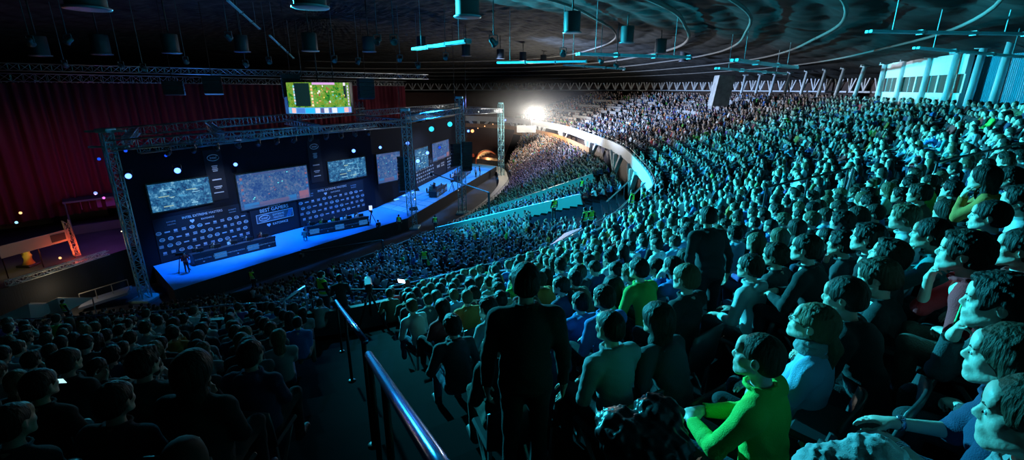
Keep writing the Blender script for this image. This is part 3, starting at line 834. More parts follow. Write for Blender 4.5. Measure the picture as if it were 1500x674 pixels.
# catwalk platform near the towers: paler tiles on the second half
tile = mat('stage_tile', (.25, .48, .72), .6, vary=.05)
def plate(name, pts, z, h, m):
    k = len(pts); V = [(x, y, z + h) for x, y in pts] + [(x, y, z) for x, y in pts]
    return MB().add(V, [tuple(range(k))[::-1], tuple(k + i for i in range(k))] + [(a, (a + 1) % k, k + (a + 1) % k, k + a) for a in range(k)]).build(name, m)
e = empty('stage_tiles', (0, 0, 0))
for q in range(5):
    for r in range(3):
        def bl(a, b): 
            P0 = np.array([-16.9, 58.6]) + (np.array([-14.4, 68.3]) - np.array([-16.9, 58.6])) * a; P1 = np.array([-12.0, 54.6]) + (np.array([-9.2, 65.0]) - np.array([-12.0, 54.6])) * a
            return tuple(P0 + (P1 - P0) * b)
        g0 = .03; a0, a1, b0, b1 = q / 5 + g0 * .3, (q + 1) / 5 - g0 * .3, r / 3 + g0 * .5, (r + 1) / 3 - g0 * .5
        pl_ = plate('tile', [bl(a0, b0), bl(a1, b0), bl(a1, b1), bl(a0, b1)][::-1], STAGE, .03, tile); pl_.parent = e
tag(e, 'pale square tiles laid on the stage middle between the truss towers', 'stage tiles')

wallm = mat('stage_wall_navy', (.007, .009, .015), .9, spec=.1)
class Wall:
    def __init__(s, P, D): s.P = P; s.D = D; s.n = Vector((D[1], -D[0], 0))
    def at(s, a, z, off=0.): return Vector((s.P[0] + s.D[0] * a, s.P[1] + s.D[1] * a, z)) + s.n * off
    def M(s): return Matrix(((s.D[0], -s.n.x, 0), (s.D[1], -s.n.y, 0), (0, 0, 1)))      # x along, y into the wall, z up
    def box(s, b, a0, a1, z0, z1, o0, o1):
        return b.box(s.at((a0 + a1) / 2, (z0 + z1) / 2, (o0 + o1) / 2), (a1 - a0, abs(o1 - o0), z1 - z0), s.M(), 0)
    def px(s, x, y): return on_wall(x, y, s.P, s.D)
WA = Wall(PA, DA); WB = Wall(PB, DB)
zt = -4.6
o = WA.box(MB(), -1.2, LA, FLOOR, zt, -.35, 0).build('wall_stage_back', wallm); tag(o, kind='structure')
o = WB.box(MB(), 0, LB, FLOOR, zt - .3, -.35, 0).build('wall_stage_back', wallm); tag(o, kind='structure')

def screen_mat(name, base, hues, scale, es, seed):
    m = bpy.data.materials.new(name); m.use_nodes = True; nt = m.node_tree; b = nt.nodes['Principled BSDF']
    b.inputs['Base Color'].default_value = (.01, .01, .012, 1); b.inputs['Roughness'].default_value = .7; b.inputs['Specular IOR Level'].default_value = .1
    tc = nt.nodes.new('ShaderNodeTexCoord'); mp = nt.nodes.new('ShaderNodeMapping'); mp.inputs['Location'].default_value = (seed, seed * .7, seed * 1.3)
    vo = nt.nodes.new('ShaderNodeTexNoise'); vo.inputs['Scale'].default_value = scale; vo.inputs['Detail'].default_value = 6; vo.inputs['Roughness'].default_value = .72
    cr = nt.nodes.new('ShaderNodeValToRGB'); el = cr.color_ramp.elements
    el[0].position = .32; el[0].color = (*hues[0], 1); el[1].position = .72; el[1].color = (*hues[-1], 1)
    for q, c in enumerate(hues[1:-1]):
        e_ = el.new(.32 + .4 * (q + 1) / (len(hues) - 1)); e_.color = (*c, 1)
    nt.links.new(tc.outputs['Object'], mp.inputs[0]); nt.links.new(mp.outputs[0], vo.inputs['Vector']); 
    vr = nt.nodes.new('ShaderNodeTexVoronoi'); vr.inputs['Scale'].default_value = scale * 4.5; nt.links.new(mp.outputs[0], vr.inputs['Vector'])
    sp = nt.nodes.new('ShaderNodeSeparateColor'); nt.links.new(vr.outputs['Color'], sp.inputs[0])
    mx = nt.nodes.new('ShaderNodeMath'); mx.operation = 'MULTIPLY_ADD'; mx.inputs[1].default_value = .2; nt.links.new(sp.outputs[0], mx.inputs[0])
    sb = nt.nodes.new('ShaderNodeMath'); sb.operation = 'MULTIPLY_ADD'; sb.inputs[1].default_value = 1.0; sb.inputs[2].default_value = -.10; nt.links.new(vo.outputs['Fac'], sb.inputs[0]); nt.links.new(sb.outputs[0], mx.inputs[2]); nt.links.new(mx.outputs[0], cr.inputs[0])
    nt.links.new(cr.outputs[0], b.inputs['Emission Color']); b.inputs['Emission Strength'].default_value = es
    return m
dkframe = mat('screen_frame', (.01, .01, .012), .4)
teamscr = lambda i: screen_mat('stage_screen_%d' % i, None, [(.008, .03, .12), (.015, .10, .24), (.04, .19, .38), (.22, .50, .68)], 1.6, 1., i * 3.1)
gamescr = lambda i: screen_mat('game_screen_%d' % i, None, [(.015, .06, .24), (.035, .10, .30), (.07, .16, .34), (.20, .20, .36)], 1.5, .9, i * 2.3)
def em(name, c, s=1.): return mat(name, (.02, .02, .02), .5, emit=c, es=s)
def screen(W, quad, kind, lab, seed):
    """quad: pixel corners tl,tr,br,bl on the wall -> rectangle on it"""
    P = [W.px(*q) for q in quad]; a0 = (P[0][0] + P[3][0]) / 2; a1 = (P[1][0] + P[2][0]) / 2; z1 = (P[0][1] + P[1][1]) / 2; z0 = (P[2][1] + P[3][1]) / 2
    c = W.at((a0 + a1) / 2, (z0 + z1) / 2, .06); e = empty('stage_screen', tuple(c)); w, h = a1 - a0, z1 - z0; M = W.M()
    MB().box((0, 0, 0), (w + .24, .12, h + .24), M).build('frame', dkframe, e)
    pan = MB().box(-W.n * -.07, (w, .03, h), M).build('display', (teamscr if kind == 'team' else gamescr)(seed), e)
    def patch(n_, x, z, sx, sz, m): MB().box(W.n * .09 + M @ Vector((x * w / 2, 0, z * h / 2)), (sx * w, .01, sz * h), M).build(n_, m, pan)
    rr = random.Random(seed)
    if kind == 'game':
        lb_, hb, rb = em('hud_blue', (.03, .20, .55), .8), em('hud_violet', (.14, .13, .28), .8), em('hud_rose', (.32, .14, .20), .8)
        patch('status_bar', 0, -.9, .98, .08, em('hud_navy', (.05, .08, .22), 1.)); patch('status_bar', 0, .93, .6, .05, em('hud_navy', (.05, .08, .22), 1.))
        patch('icon_panel', -.72, -.82, .2, .15, lb_); patch('icon_panel', .45, -.8, .12, .17, lb_); patch('icon_panel', -.25, -.82, .25, .12, hb); patch('icon_panel', .12, -.82, .25, .12, hb); patch('icon_panel', .82, -.74, .15, .24, rb)
        for q in range(7):
            patch('portrait', -.9, .75 - q * .2, .03, .06, [rb, lb_, hb][q % 3]); patch('portrait', .95, .75 - q * .2, .03, .06, [hb, rb, lb_][q % 3])
        for q in range(16):
            patch('unit_marker', rr.uniform(-.7, .8), rr.uniform(-.5, .8), .02, .025, [rb, em('hud_cyan', (.1, .6, .7), 1.3), hb][q % 3])
    else:
        for q in range(14):
            patch('lit_shape', rr.uniform(-.6, .7), rr.uniform(-.75, .7), rr.uniform(.04, .18), rr.uniform(.02, .05), [em('cam_pale', (.25, .55, .75), 1.), em('cam_cyan', (.06, .3, .55), 1.), em('cam_olive', (.35, .5, .4), .9)][q % 3])
    tag(e, lab, 'screen')
    return a0, a1, z0, z1
screen(WA, [(215, 269), (305, 261), (310, 298), (221, 310)], 'team', 'wide pale-blue screen at the stage end by the big truss tower, showing players', 1)
screen(WA, [(345, 256), (448, 243), (453, 290), (352, 307)], 'game', 'largest stage screen, dull blue-violet game map, over the giant centre lettering', 2)
screen(WA, [(479, 237), (533, 230), (536, 257), (482, 267)], 'team', 'small bright blue screen between the two game map screens', 3)
screen(WA, [(551, 226), (585, 222), (586, 262), (553, 270)], 'game', 'tall game map screen at the bend of the stage wall', 4)
screen(WB, [(607, 222), (626, 212), (626, 243), (607, 252)], 'team', 'small pale screen just past the second truss tower', 5)
screen(WB, [(632, 212), (656, 203), (657, 228), (633, 237)], 'game', 'pale grey-violet screen farther along the receding stage wall', 6)

# lettering and sponsor marks on the walls
def text(W, s, a, z, size, m, parent, off=.1, ext=.01, al='CENTER'):
    cu = bpy.data.curves.new('lettering', 'FONT'); cu.body = s; cu.size = size; cu.extrude = ext; cu.align_x = al; cu.align_y = 'CENTER'; cu.materials.append(m)
    o = bpy.data.objects.new('lettering', cu); COL.objects.link(o); M = W.M()
    R3 = Matrix(((M[0][0], 0, -M[0][1]), (M[1][0], 0, -M[1][1]), (0, 1, 0)))
    o.matrix_world = Matrix.Translation(W.at(a, z, off) if isinstance(W, Wall) else W.at(a, z, off)) @ R3.to_4x4()
    mw = o.matrix_world.copy(); me = bpy.data.meshes.new_from_object(o); bpy.data.objects.remove(o)
    o = bpy.data.objects.new('lettering', me); COL.objects.link(o)
    if parent is not None:
        o.parent = parent; mw = Matrix.Translation(parent.location).inverted() @ mw
    o.matrix_basis = mw
    return o
ink = mat('print_grey', (.55, .58, .62), .6); ink2 = mat('print_dim', (.22, .25, .30), .6); inkb = mat('print_blue', (.05, .30, .65), .5); hexm = mat('panel_dark', (.012, .014, .022), .8, spec=.2)
def ellipse_ring(W, a, z, ra, rz, m, parent, w=.035, off=.09):
    pts = [W.at(a + ra * math.cos(t), z + rz * math.sin(t), off) - parent.location for t in np.linspace(.5, 2 * PI + .2, 26)]
    return MB().tube(pts, w, 5).build('logo_ring', m, parent, True)
def heart(W, a, z, s, m, parent):
    pts = []
    for t in np.linspace(0, 2 * PI, 30, endpoint=False):
        x = 16 * math.sin(t) ** 3; y = 13 * math.cos(t) - 5 * math.cos(2 * t) - 2 * math.cos(3 * t) - math.cos(4 * t); pts.append((a + x / 16 * s * .5, z + y / 16 * s * .5))
    V = [W.at(p[0], p[1], .11) - parent.location for p in pts]; V2 = [W.at(p[0], p[1], .07) - parent.location for p in pts]; k = len(V)
    return MB().add(V + V2, [tuple(range(k))[::-1]] + [(i, (i + 1) % k, k + (i + 1) % k, k + i) for i in range(k)]).build('heart_logo', m, parent)
def sponsor(W, x0, x1, zb, ztp, lab, ncol, cut):
    """x0..x1 pixels along the wall base"""
    a0 = W.px(*x0)[0]; a1 = W.px(*x1)[0]
    e = empty('sponsor_wall', tuple(W.at((a0 + a1) / 2, STAGE, .02))); c = W.at((a0 + a1) / 2, (zb + ztp) / 2, .03) - e.location
    MB().box(c, (a1 - a0, .06, ztp - zb), W.M()).build('panel', mat('sponsor_panel', (.012, .015, .022), .8, spec=.2), e)
    H = ztp - zb; w = a1 - a0; ac = (a0 + a1) / 2
    text(W, 'INTEL EXTREME MASTERS', ac, ztp - .30, .42 * w / 11, ink, e)
    text(W, 'KATOWICE', ac + .35, ztp - .72, .30 * w / 11, ink, e); heart(W, ac - .95, ztp - .72, .36, ink, e)
    for sgn in (-1, 1):
        text(W, 'EXTREME', ac + sgn * w * .33, ztp - .42, .24 * w / 11, ink2, e); text(W, 'MASTERS', ac + sgn * w * .33, ztp - .66, .22 * w / 11, ink2, e)
    rows_ = 4; marks = MB(); marks2 = MB()
    for r in range(rows_):
        for q in range(ncol):
            a = a0 + w * (q + .5 + .25 * (r % 2 - .5)) / ncol; z = ztp - 1.25 - (H - 1.6) * r / (rows_ - 1) * .82
            kk_ = (q * 2 + r * 3) % 5; cw = w / ncol
            if (r == 0 and abs(q - ncol / 2 + .5) < 4): W.box(MB(), a - cw * .44, a + cw * .44, z - .22, z + .2, .06, .08); 
            if kk_ in (0, 3):
                ellipse_ring(W, a, z, cw * .30, .13, ink, e, .022); text(W, 'intel', a, z, .20, ink, e)
            elif kk_ == 1:
                for dz in (-.09, 0, .09):
                    p = W.at(a, z + dz, .08) - e.location; marks.box(p, (cw * .5, .02, .045), W.M())
            elif kk_ == 2:
                p = W.at(a, z, .08) - e.location; marks.box(p, (cw * .62, .02, .10), W.M())
            else:
                p = W.at(a, z + .03, .08) - e.location; marks.box(p, (cw * .42, .02, .17), W.M()); p = W.at(a, z - .13, .08) - e.location; marks2.box(p, (cw * .5, .02, .05), W.M())
    marks.build('sponsor_marks', mat('print_mark', (.42, .45, .50), .6), e); marks2.build('sponsor_captions', ink2, e)
    tag(e, lab, 'sponsor wall'); return e
zW = -10.6
sponsor(WA, (236, 384), (368, 352), STAGE + .1, zW, 'dark sponsor wall of rows of pale logos behind the red-shirted man and desk', 12, 0)
sponsor(WA, (441, 333), (535, 307), STAGE + .1, zW, 'dark sponsor wall of pale logos behind the second players desk', 12, 0)
# centre panel: WORLD'S BEST GAMERS
a0 = WA.px(372, 350)[0]; a1 = WA.px(438, 333)[0]; e = empty('centre_banner', tuple(WA.at((a0 + a1) / 2, STAGE, .02)))
MB().box(WA.at((a0 + a1) / 2, (STAGE + zW) / 2 + .05, .03) - e.location, (a1 - a0, .06, zW - STAGE - .1), WA.M()).build('panel', hexm, e)
ac = (a0 + a1) / 2
text(WA, "WORLD'S", ac, zW - .82, .30, ink, e); text(WA, 'BEST GAMERS', ac, zW - 1.18, .50, ink, e)
MB().box(WA.at(ac, zW - 1.93, .08) - e.location, (3.9, .04, .82), WA.M()).build('logo_plate', mat('plate_dark', (.05, .07, .11), .4), e)
bfr = MB()
for dx, dz, sx, sz in ((0, .42, 3.9, .05), (0, -.42, 3.9, .05), (-1.95, 0, .05, .84), (1.95, 0, .05, .84)): bfr.box(WA.at(ac + dx, zW - 1.93 + dz, .11) - e.location, (sx, .03, sz), WA.M())
bfr.build('logo_border', ink, e)
ellipse_ring(WA, ac - 1.15, zW - 1.93, .55, .28, ink, e, .04, .12); text(WA, 'intel', ac - 1.15, zW - 1.93, .38, ink, e, .12)
text(WA, 'EXTREME', ac + .35, zW - 1.80, .30, ink, e, .12); text(WA, 'MASTERS', ac + .35, zW - 2.10, .28, ink, e, .12)
bs = MB()
for q in range(5): bs.bar(WA.at(ac + 1.2 + q * .1, zW - 2.28, .12) - e.location, WA.at(ac + 1.55 + q * .1, zW - 1.58, .12) - e.location, .05, .02)
bs.build('logo_stripes', inkb, e)
heart(WA, ac - .8, zW - 2.73, .38, mat('print_pale_blue', (.35, .6, .8), .5), e); text(WA, 'KATOWICE', ac + .45, zW - 2.73, .32, ink, e)
tag(e, 'dark centre banner between the desks reading BEST GAMERS with a framed logo plate', 'banner')
# narrow logo columns between the screens
for x, lab in ((322, 'between the first and largest screens'), (465, 'between the largest and the small bright screen')):
    a = WA.px(x, 290 if x < 400 else 262)[0]; e = empty('logo_column', tuple(WA.at(a, -9.6, .02)))
    MB().box(WA.at(a, -7.6, .03) - e.location, (1.55, .05, 4.6), WA.M()).build('panel', hexm, e)
    ellipse_ring(WA, a, -6.0, .5, .27, ink, e, .035); text(WA, 'intel', a, -6.0, .34, ink, e)
    m_ = MB()
    for q, (dz, w_, h_) in enumerate(((-6.75, .5, .09), (-6.9, .42, .09), (-7.05, .5, .09), (-7.2, .4, .09), (-8.0, .8, .12), (-8.65, .7, .10), (-8.8, .5, .06), (-9.2, .85, .09))): m_.box(WA.at(a, dz, .08) - e.location, (w_, .02, h_), WA.M())
    m_.build('sponsor_marks', mat('print_mark', (.42, .45, .50), .6), e); tag(e, 'narrow dark logo column ' + lab, 'logo column')
# receding wall logos
sponsor(WB, (610, 283), (636, 268), STAGE + .1, zW - .2, 'sponsor wall of pale logos on the receding stage wall before the third tower', 9, 0)
sponsor(WB, (655, 257), (672, 246), STAGE + .1, zW - .2, 'farthest sponsor wall of pale logos at the stage end', 9, 0)
a = WB.px(645, 262)[0]; e = empty('centre_banner', tuple(WB.at(a, STAGE, .02)))
MB().box(WB.at(a, -12.6, .03) - e.location, (6, .06, 3.4), WB.M()).build('panel', hexm, e); text(WB, 'BEST GAMERS', a, -11.5, .7, ink, e); text(WB, 'intel', a - .9, -12.6, .8, ink, e); text(WB, 'EXTREME', a + 1.2, -12.4, .4, ink, e); text(WB, 'MASTERS', a + 1.2, -12.8, .38, ink, e)
tag(e, 'dark banner with pale lettering on the receding stage wall', 'banner')

# ---- trusses
trm = mat('truss_grey', (.33, .36, .38), .35, .7)
def truss(name, A, B, w, lab, m=trm, cat='truss', group=None, top=False, bays=None, thick=.05):
    A = Vector(A); B = Vector(B); d = B - A; L = d.length; u = d.normalized()
    s = u.cross(Vector((0, 0, 1))); 
    if s.length < .1: s = Vector((DA[0], DA[1], 0))
    s.normalize(); v = s.cross(u)
    e = empty(name, tuple(A)); n = bays or max(2, int(L / (w * 1.15))); c = [(-1, -1), (1, -1), (1, 1), (-1, 1)]
    corner = [(s * a + v * b_) * w / 2 for a, b_ in c]
    for k in corner: MB().tube([k, k + d], thick, 6).build('chord', m, e, True)
    b = MB()
    for q in range(n):
        p0 = d * (q / n); p1 = d * ((q + 1) / n)
        for f in range(4):
            k0, k1 = corner[f], corner[(f + 1) % 4]
            if q % 2: k0, k1 = k1, k0
            b.tube([p0 + k0, p1 + k1], thick * .55, 4)
            b.tube([p0 + k0, p0 + k1], thick * .5, 4)
    b.build('lattice', m, e)
    tag(e, lab, cat, group); return e
tealtr = mat('truss_teal_lit', (.25, .55, .60), .45, .3)  # teal light on the towers is put into this base colour
TW = [((-29.0, 34.2), -3.0, 'front truss tower at the stage end beside the dark partition, tallest looking'), ((-11.9, 54.2), -2.4, 'second front truss tower, at the bend of the stage'), ((-6.6, 61.0), -1.2, 'third front truss tower, with speaker columns beside it'), ((-2.0, 86.0), -2.6, 'farthest slim truss tower at the stage end before the lower crowd')]
for q, ((x, y), z, lab) in enumerate(TW):
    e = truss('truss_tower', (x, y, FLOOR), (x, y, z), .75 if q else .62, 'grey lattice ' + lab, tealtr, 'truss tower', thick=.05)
    MB().box((0, 0, .1), (1.6, 1.6, .2), None, .02).build('base_plate', tealtr, e)
    h = z - FLOOR
    if q == 0:
        b = MB(); 
        for zz in (h - 1.0, h + .1):
            b.bar((-1.3, -.2, zz), (1.3, .2, zz), .18, .14); 
        b.build('head_beam', tealtr, e)
    MB().box((0, 0, h + .15), (.9, .9, .3), None, .05).build('head_block', tealtr, e)
zt_ = [-3.9, -3.6, -2.6, -3.6]
def wpt(W, a, z, off): return tuple(W.at(a, z, off))
truss('truss_beam', (-29, 34.2, -3.9), (-11.9, 54.2, -3.7), .7, 'long front lighting truss over the stage between the first two towers')
truss('truss_beam', (-11.9, 54.2, -3.3), (-6.6, 61., -2.6), .7, 'short truss joining the second and third towers')
truss('truss_beam', (-6.6, 61., -2.8), (-2., 86., -3.7), .7, 'receding truss with warm lamps, third to farthest tower')
truss('truss_beam', wpt(WA, -1, -3.4, -1.5), wpt(WA, LA + .5, -2.6, -1.5), .7, 'long rear truss before the red curtain behind the screens')
truss('truss_beam', wpt(WB, 0, -2.9, -1.2), wpt(WB, LB, -3.1, -1.2), .7, 'rear truss along the receding stage wall')
truss('truss_beam', wpt(WA, 0, -4.6, 1.2), wpt(WA, LA, -4.0, 1.2), .55, 'truss carrying lamps just above the stage screens')
for f, lab in ((.04, 'nearest the first tower'), (.28, 'above the first screen'), (.6, 'above the largest screen'), (.97, 'by the second tower')):
    P0 = Vector((-29, 34.2, -3.7)).lerp(Vector((-11.9, 54.2, -3.5)), f); P1 = Vector(wpt(WA, LA * f, -3.3, -1.5)); truss('truss_beam', tuple(P0), tuple(P1), .5, 'cross truss from front to rear, ' + lab, group='cross trusses over the stage')
truss('truss_beam', (-6.6, 61., -2.8), wpt(WB, 12, -3.0, -1.2), .6, 'cross truss from the third tower to the receding wall')
truss('truss_beam', (-2., 86., -3.7), wpt(WB, 32, -3.2, -1.2), .6, 'cross truss at the far end of the stage')
truss('truss_tower', (wpt(WA, -1, FLOOR, -1.5)), (wpt(WA, -1, -3., -1.5)), .6, 'dark rear truss tower behind the stage wall near the curtain', cat='truss tower')
truss('truss_tower', (wpt(WA, LA, FLOOR, -1.5)), (wpt(WA, LA, -1.5, -1.5)), .6, 'rear truss tower rising behind the bend of the stage wall', cat='truss tower')

# ---- lamps (px, py, t, colour, size, label)
def lampmat(n, c, s): return mat(n, (.1, .1, .1), .3, emit=c, es=s)
LBP = lampmat('lamp_blue_pale', (.09, .22, 1.), 4.5); LC = lampmat('lamp_cyan', (.03, .55, .75), 1.6); LW = lampmat('lamp_warm', (1., .42, .15), 2.2); LWH = lampmat('lamp_white', (1, .95, .85), 4); LD = lampmat('lamp_dim', (.01, .07, .8), 1.2)
lamps = [(188, 258, 34.5, LBP, .26, 'bright blue, next to the first tower'), (260, 250, 38.5, LBP, .30, 'big bright blue, above the first screen'), (345, 241, 43.5, LBP, .22, 'pale blue, above the largest screen'), (518, 221, 54, LBP, .26, 'blue, above the small bright screen'), (557, 216, 56.5, LBP, .22, 'blue, at the bend of the wall'), (597, 210, 56.5, LBP, .28, 'blue, on the second tower'), (612, 236, 57, LBP, .32, 'round blue, low beside the second tower'), (626, 224, 60, LBP, .28, 'round blue, between second and third towers'), (644, 216, 64, LD, .25, 'smaller blue beyond the round ones'), (632, 189, 58.5, LC, .42, 'cyan glowing, high between the towers'), (659, 182, 60.5, LC, .42, 'cyan glowing, high next to the third tower'), (184, 221, 37, LD, .15, 'dim blue, on the rear truss far end'), (225, 218, 40, LD, .22, 'dim blue, rear truss above first screen'), (243, 228, 39, LD, .14, 'tiny blue under the rear truss'), (298, 211, 46, LD, .22, 'dim blue, rear truss above logo column'), (330, 208, 48, LD, .22, 'dim blue, rear truss above largest screen'), (365, 207, 50, LD, .22, 'dim blue, rear truss, middle'), (315, 226, 44, LWH, .07, 'tiny white, above the stage'), (416, 220, 50, LC, .09, 'tiny cyan, under the truss'), (535, 190, 60, LD, .2, 'dim blue, above the rear tower'), (468, 197, 56, LD, .2, 'dim blue, rear truss before the hanging screen'), (686, 192, 66, LBP, .22, 'blue-white, first on the receding truss'), (692, 192, 70, LW, .32, 'warm orange, second on the receding truss'), (700, 188, 75, LW, .10, 'small warm one, third along'), (710, 185, 80, LW, .14, 'small warm one, fourth along'), (722, 182, 86, LW, .12, 'small warm one, fifth along'), (701, 164, 76, LWH, .16, 'white, high behind the third tower'), (740, 176, 84, LBP, .18, 'blue-white, on the farthest tower'), (671, 279, 63, LWH, .08, 'small white, low on the third tower'), (608, 292, 56, LWH, .1, 'small white, low on the second tower'), (145, 233, 34, LD, .14, 'tiny blue, left of the first tower')]
for px, py, t, m_, r, lab in lamps:
    r *= .8
    P = at_t(px, py, t); e = empty('stage_lamp', tuple(P)); d = (-P).normalized(); d = Vector((d.x * .7 + .2, d.y, d.z - .2)).normalized(); Mx = d.to_track_quat('Z', 'Y').to_matrix()
    MB().lathe([(r * .7, -r * 1.8), (r * .95, -r * 1.2), (r * 1.1, 0), (r * 1.15, r * .3), (r * 1.02, r * .3), (r * .98, .0)], 12, M=Mx).build('housing', black, e, True)
    MB().lathe([(r * .97, 0), (r * .9, r * .12)], 12, M=Mx).build('lens', m_, e)
    sd = Mx @ Vector((1, 0, 0)); MB().bar(sd * r * 1.2, sd * r * 1.2 + Vector((0, 0, r * 2)), r * .15).bar(-sd * r * 1.2, -sd * r * 1.2 + Vector((0, 0, r * 2)), r * .15).bar(sd * r * 1.2 + Vector((0, 0, r * 2)), -sd * r * 1.2 + Vector((0, 0, r * 2)), r * .15).build('yoke', black, e)
    tag(e, 'stage lamp, ' + lab, 'lamp', 'stage lamps')
# dark moving heads in a row under the screens truss
mh = mat('moving_head', (.05, .05, .06), .35, .4)
for q in range(12):
    f = .08 + q * .078; P = Vector(wpt(WA, LA * f, -5.0, 1.4)); e = empty('moving_head_light', tuple(P)); Mx = Euler((2.4, .3 * math.sin(q), q * .8)).to_matrix()
    MB().lathe([(.14, -.25), (.2, -.1), (.19, .18), (.14, .28)], 12, M=Mx).build('head', mh, e, True); MB().bar((-.24, 0, -.1), (-.24, 0, .38), .06).bar((.24, 0, -.1), (.24, 0, .38), .06).box((0, 0, .42), (.55, .3, .14), None, .02).build('yoke', mh, e)
    tag(e, 'unlit dark moving head lamp hanging above the stage screens', 'moving light', 'moving heads over the screens')
# line array speakers
spk = mat('speaker_black', (.012, .012, .014), .6)
def array(P, n, w, h, lab, yaw=.5, curve=.04):
    e = empty('speaker_array', tuple(P)); 
    for k in range(n):
        a = k * curve; y = -sum(math.sin(j * curve) * h for j in range(k)); z = -k * h
        Mx = (Euler((0, 0, yaw)).to_matrix() @ Euler((-a, 0, 0)).to_matrix())
        c_ = Euler((0, 0, yaw)).to_matrix() @ Vector((0, -y * .6, z))
        MB().box(c_, (w, w * .7, h * .92), Mx, .03).build('speaker_cabinet', spk, e)
    zr = float(roof_z(P[0], P[1])); MB().tube([(0, 0, 0), (0, 0, zr - P[2])], .03, 5).build('chain', black, e)
    tag(e, lab, 'speaker array')
array(at_t(590, 232, 55), 10, 1.2, .42, 'black line of speakers hanging before the bend of the stage wall')
array(at_t(668, 213, 60), 7, 1.2, .42, 'black speaker column left of the third tower', .6, .06)
array(at_t(684, 210, 60), 9, 1.2, .42, 'black speaker column right of the third tower', .3, .05)
array(at_t(425, 112, 44), 5, 1.6, .42, 'black speaker stack hanging left of the bright hanging screen')
array(at_t(535, 118, 50), 5, 1.6, .42, 'black speaker stack hanging right of the bright hanging screen')
array(at_t(310, 115, 45), 4, 1.6, .42, 'black speaker stack hanging over the red curtain')
array(at_t(253, 122, 43), 3, 1.6, .42, 'small black speaker stack hanging over the curtain edge')

# ---- the curved hanging LED screen
P = at_t(468, 143, 46); e = empty('hanging_screen', tuple(P)); Rad = 3.15; H = 2.75
yaw = math.atan2(-P.y, -P.x)
def arcpanel(a0, a1, z0, z1, r, n=12, th=.12):
    V = []; F = []
    for k in range(n + 1):
        a = a0 + (a1 - a0) * k / n
        for rr_ in (r, r - th):
            for z in (z0, z1): V.append((rr_ * math.cos(yaw + a), rr_ * math.sin(yaw + a), z))
    for k in range(n):
        b_ = 4 * k; F += [(b_, b_ + 4, b_ + 5, b_ + 1), (b_ + 2, b_ + 3, b_ + 7, b_ + 6), (b_ + 1, b_ + 5, b_ + 7, b_ + 3), (b_, b_ + 2, b_ + 6, b_ + 4)]
    F += [(0, 1, 3, 2), (4 * n, 4 * n + 2, 4 * n + 3, 4 * n + 1)]
    return MB().add(V, F)
# seen from the camera the picture runs from yaw+ (left) to yaw- (right)
arcpanel(PI, -PI, -H / 2 - .05, H / 2 + .05, Rad, 40, .3).build('drum', dkframe, e)
AW = 1.02
disp = arcpanel(AW, -AW, -H / 2, H / 2, Rad + .06, 24, .05).build('display', screen_mat('arena_game', None, [(.005, .07, .01), (.03, .25, .02), (.20, .24, .02), (.05, .34, .06), (.45, .32, .08)], 1.6, 1.3, 4.), e)
def ap(n_, u0, u1, v0, v1, c, s_=1.2, r=.03): arcpanel(AW * (2 * u1 - 1), AW * (2 * u0 - 1), -H / 2 + H * v0, -H / 2 + H * v1, Rad + .08 + r, 8, .02).build(n_, em('led_%s' % '_'.join('%d' % (q * 100) for q in c), c, s_), disp)
ap('lower_bar', .0, 1, 0, .20, (.10, .35, .70)); ap('upper_bar', .42, .72, .93, 1., (.65, .35, .70)); ap('upper_bar', .86, .9, .9, 1., (.8, .7, .85))
ap('dark_panel', .16, .38, .24, .98, (.005, .02, .02), 1.); ap('dark_panel', .86, .91, .5, .9, (.005, .02, .02), 1.)
for u0, u1, c in ((.02, .06, (.1, .5, .7)), (.08, .15, (.85, .5, .5)), (.17, .29, (.06, .2, .6)), (.30, .42, (.02, .45, .85)), (.43, .49, (.75, .7, .8)), (.50, .54, (.1, .1, .25)), (.545, .60, (.7, .7, .75)), (.61, .64, (.12, .12, .3)), (.65, .72, (.75, .75, .8)), (.74, .83, (.05, .5, .85)), (.84, .92, (.85, .45, .45)), (.93, .98, (.25, .25, .7))):
    ap('hud_tile', u0, u1, .02, .18, c, 1.2, .05)
for q in range(7): ap('portrait', .145, .165, .3 + q * .09, .37 + q * .09, (.75, .7, .8) if q % 2 else (.2, .6, .7), 1.2, .05); ap('portrait', .395, .42, .24 + q * .1, .31 + q * .1, (.85, .4, .2) if q % 2 else (.8, .75, .5), 1.2, .05); ap('portrait', .93, .955, .25 + q * .1, .32 + q * .1, (.6, .5, .85), 1.2, .05)
rr = random.Random(8)
for q in range(26): 
    u_ = rr.uniform(.45, .88); v_ = rr.uniform(.24, .88); ap('unit', u_, u_ + rr.uniform(.01, .03), v_, v_ + rr.uniform(.02, .07), [(.8, .8, .7), (.7, .35, .15), (.1, .5, .5), (.75, .6, .1), (.1, .35, .05), (.4, .03, .03)][q % 6], 1.2, .04)
MB().tube([(0, 0, 1.5), (0, 0, 7)], .06, 6).tube([(1.5, 0, 1.5), (1.5, 0, 7)], .04, 6).tube([(-1.5, 0, 1.5), (-1.5, 0, 7)], .04, 6).build('hanger', black, e)
tag(e, 'bright drum-shaped hanging screen showing a colourful green game map', 'hanging screen')

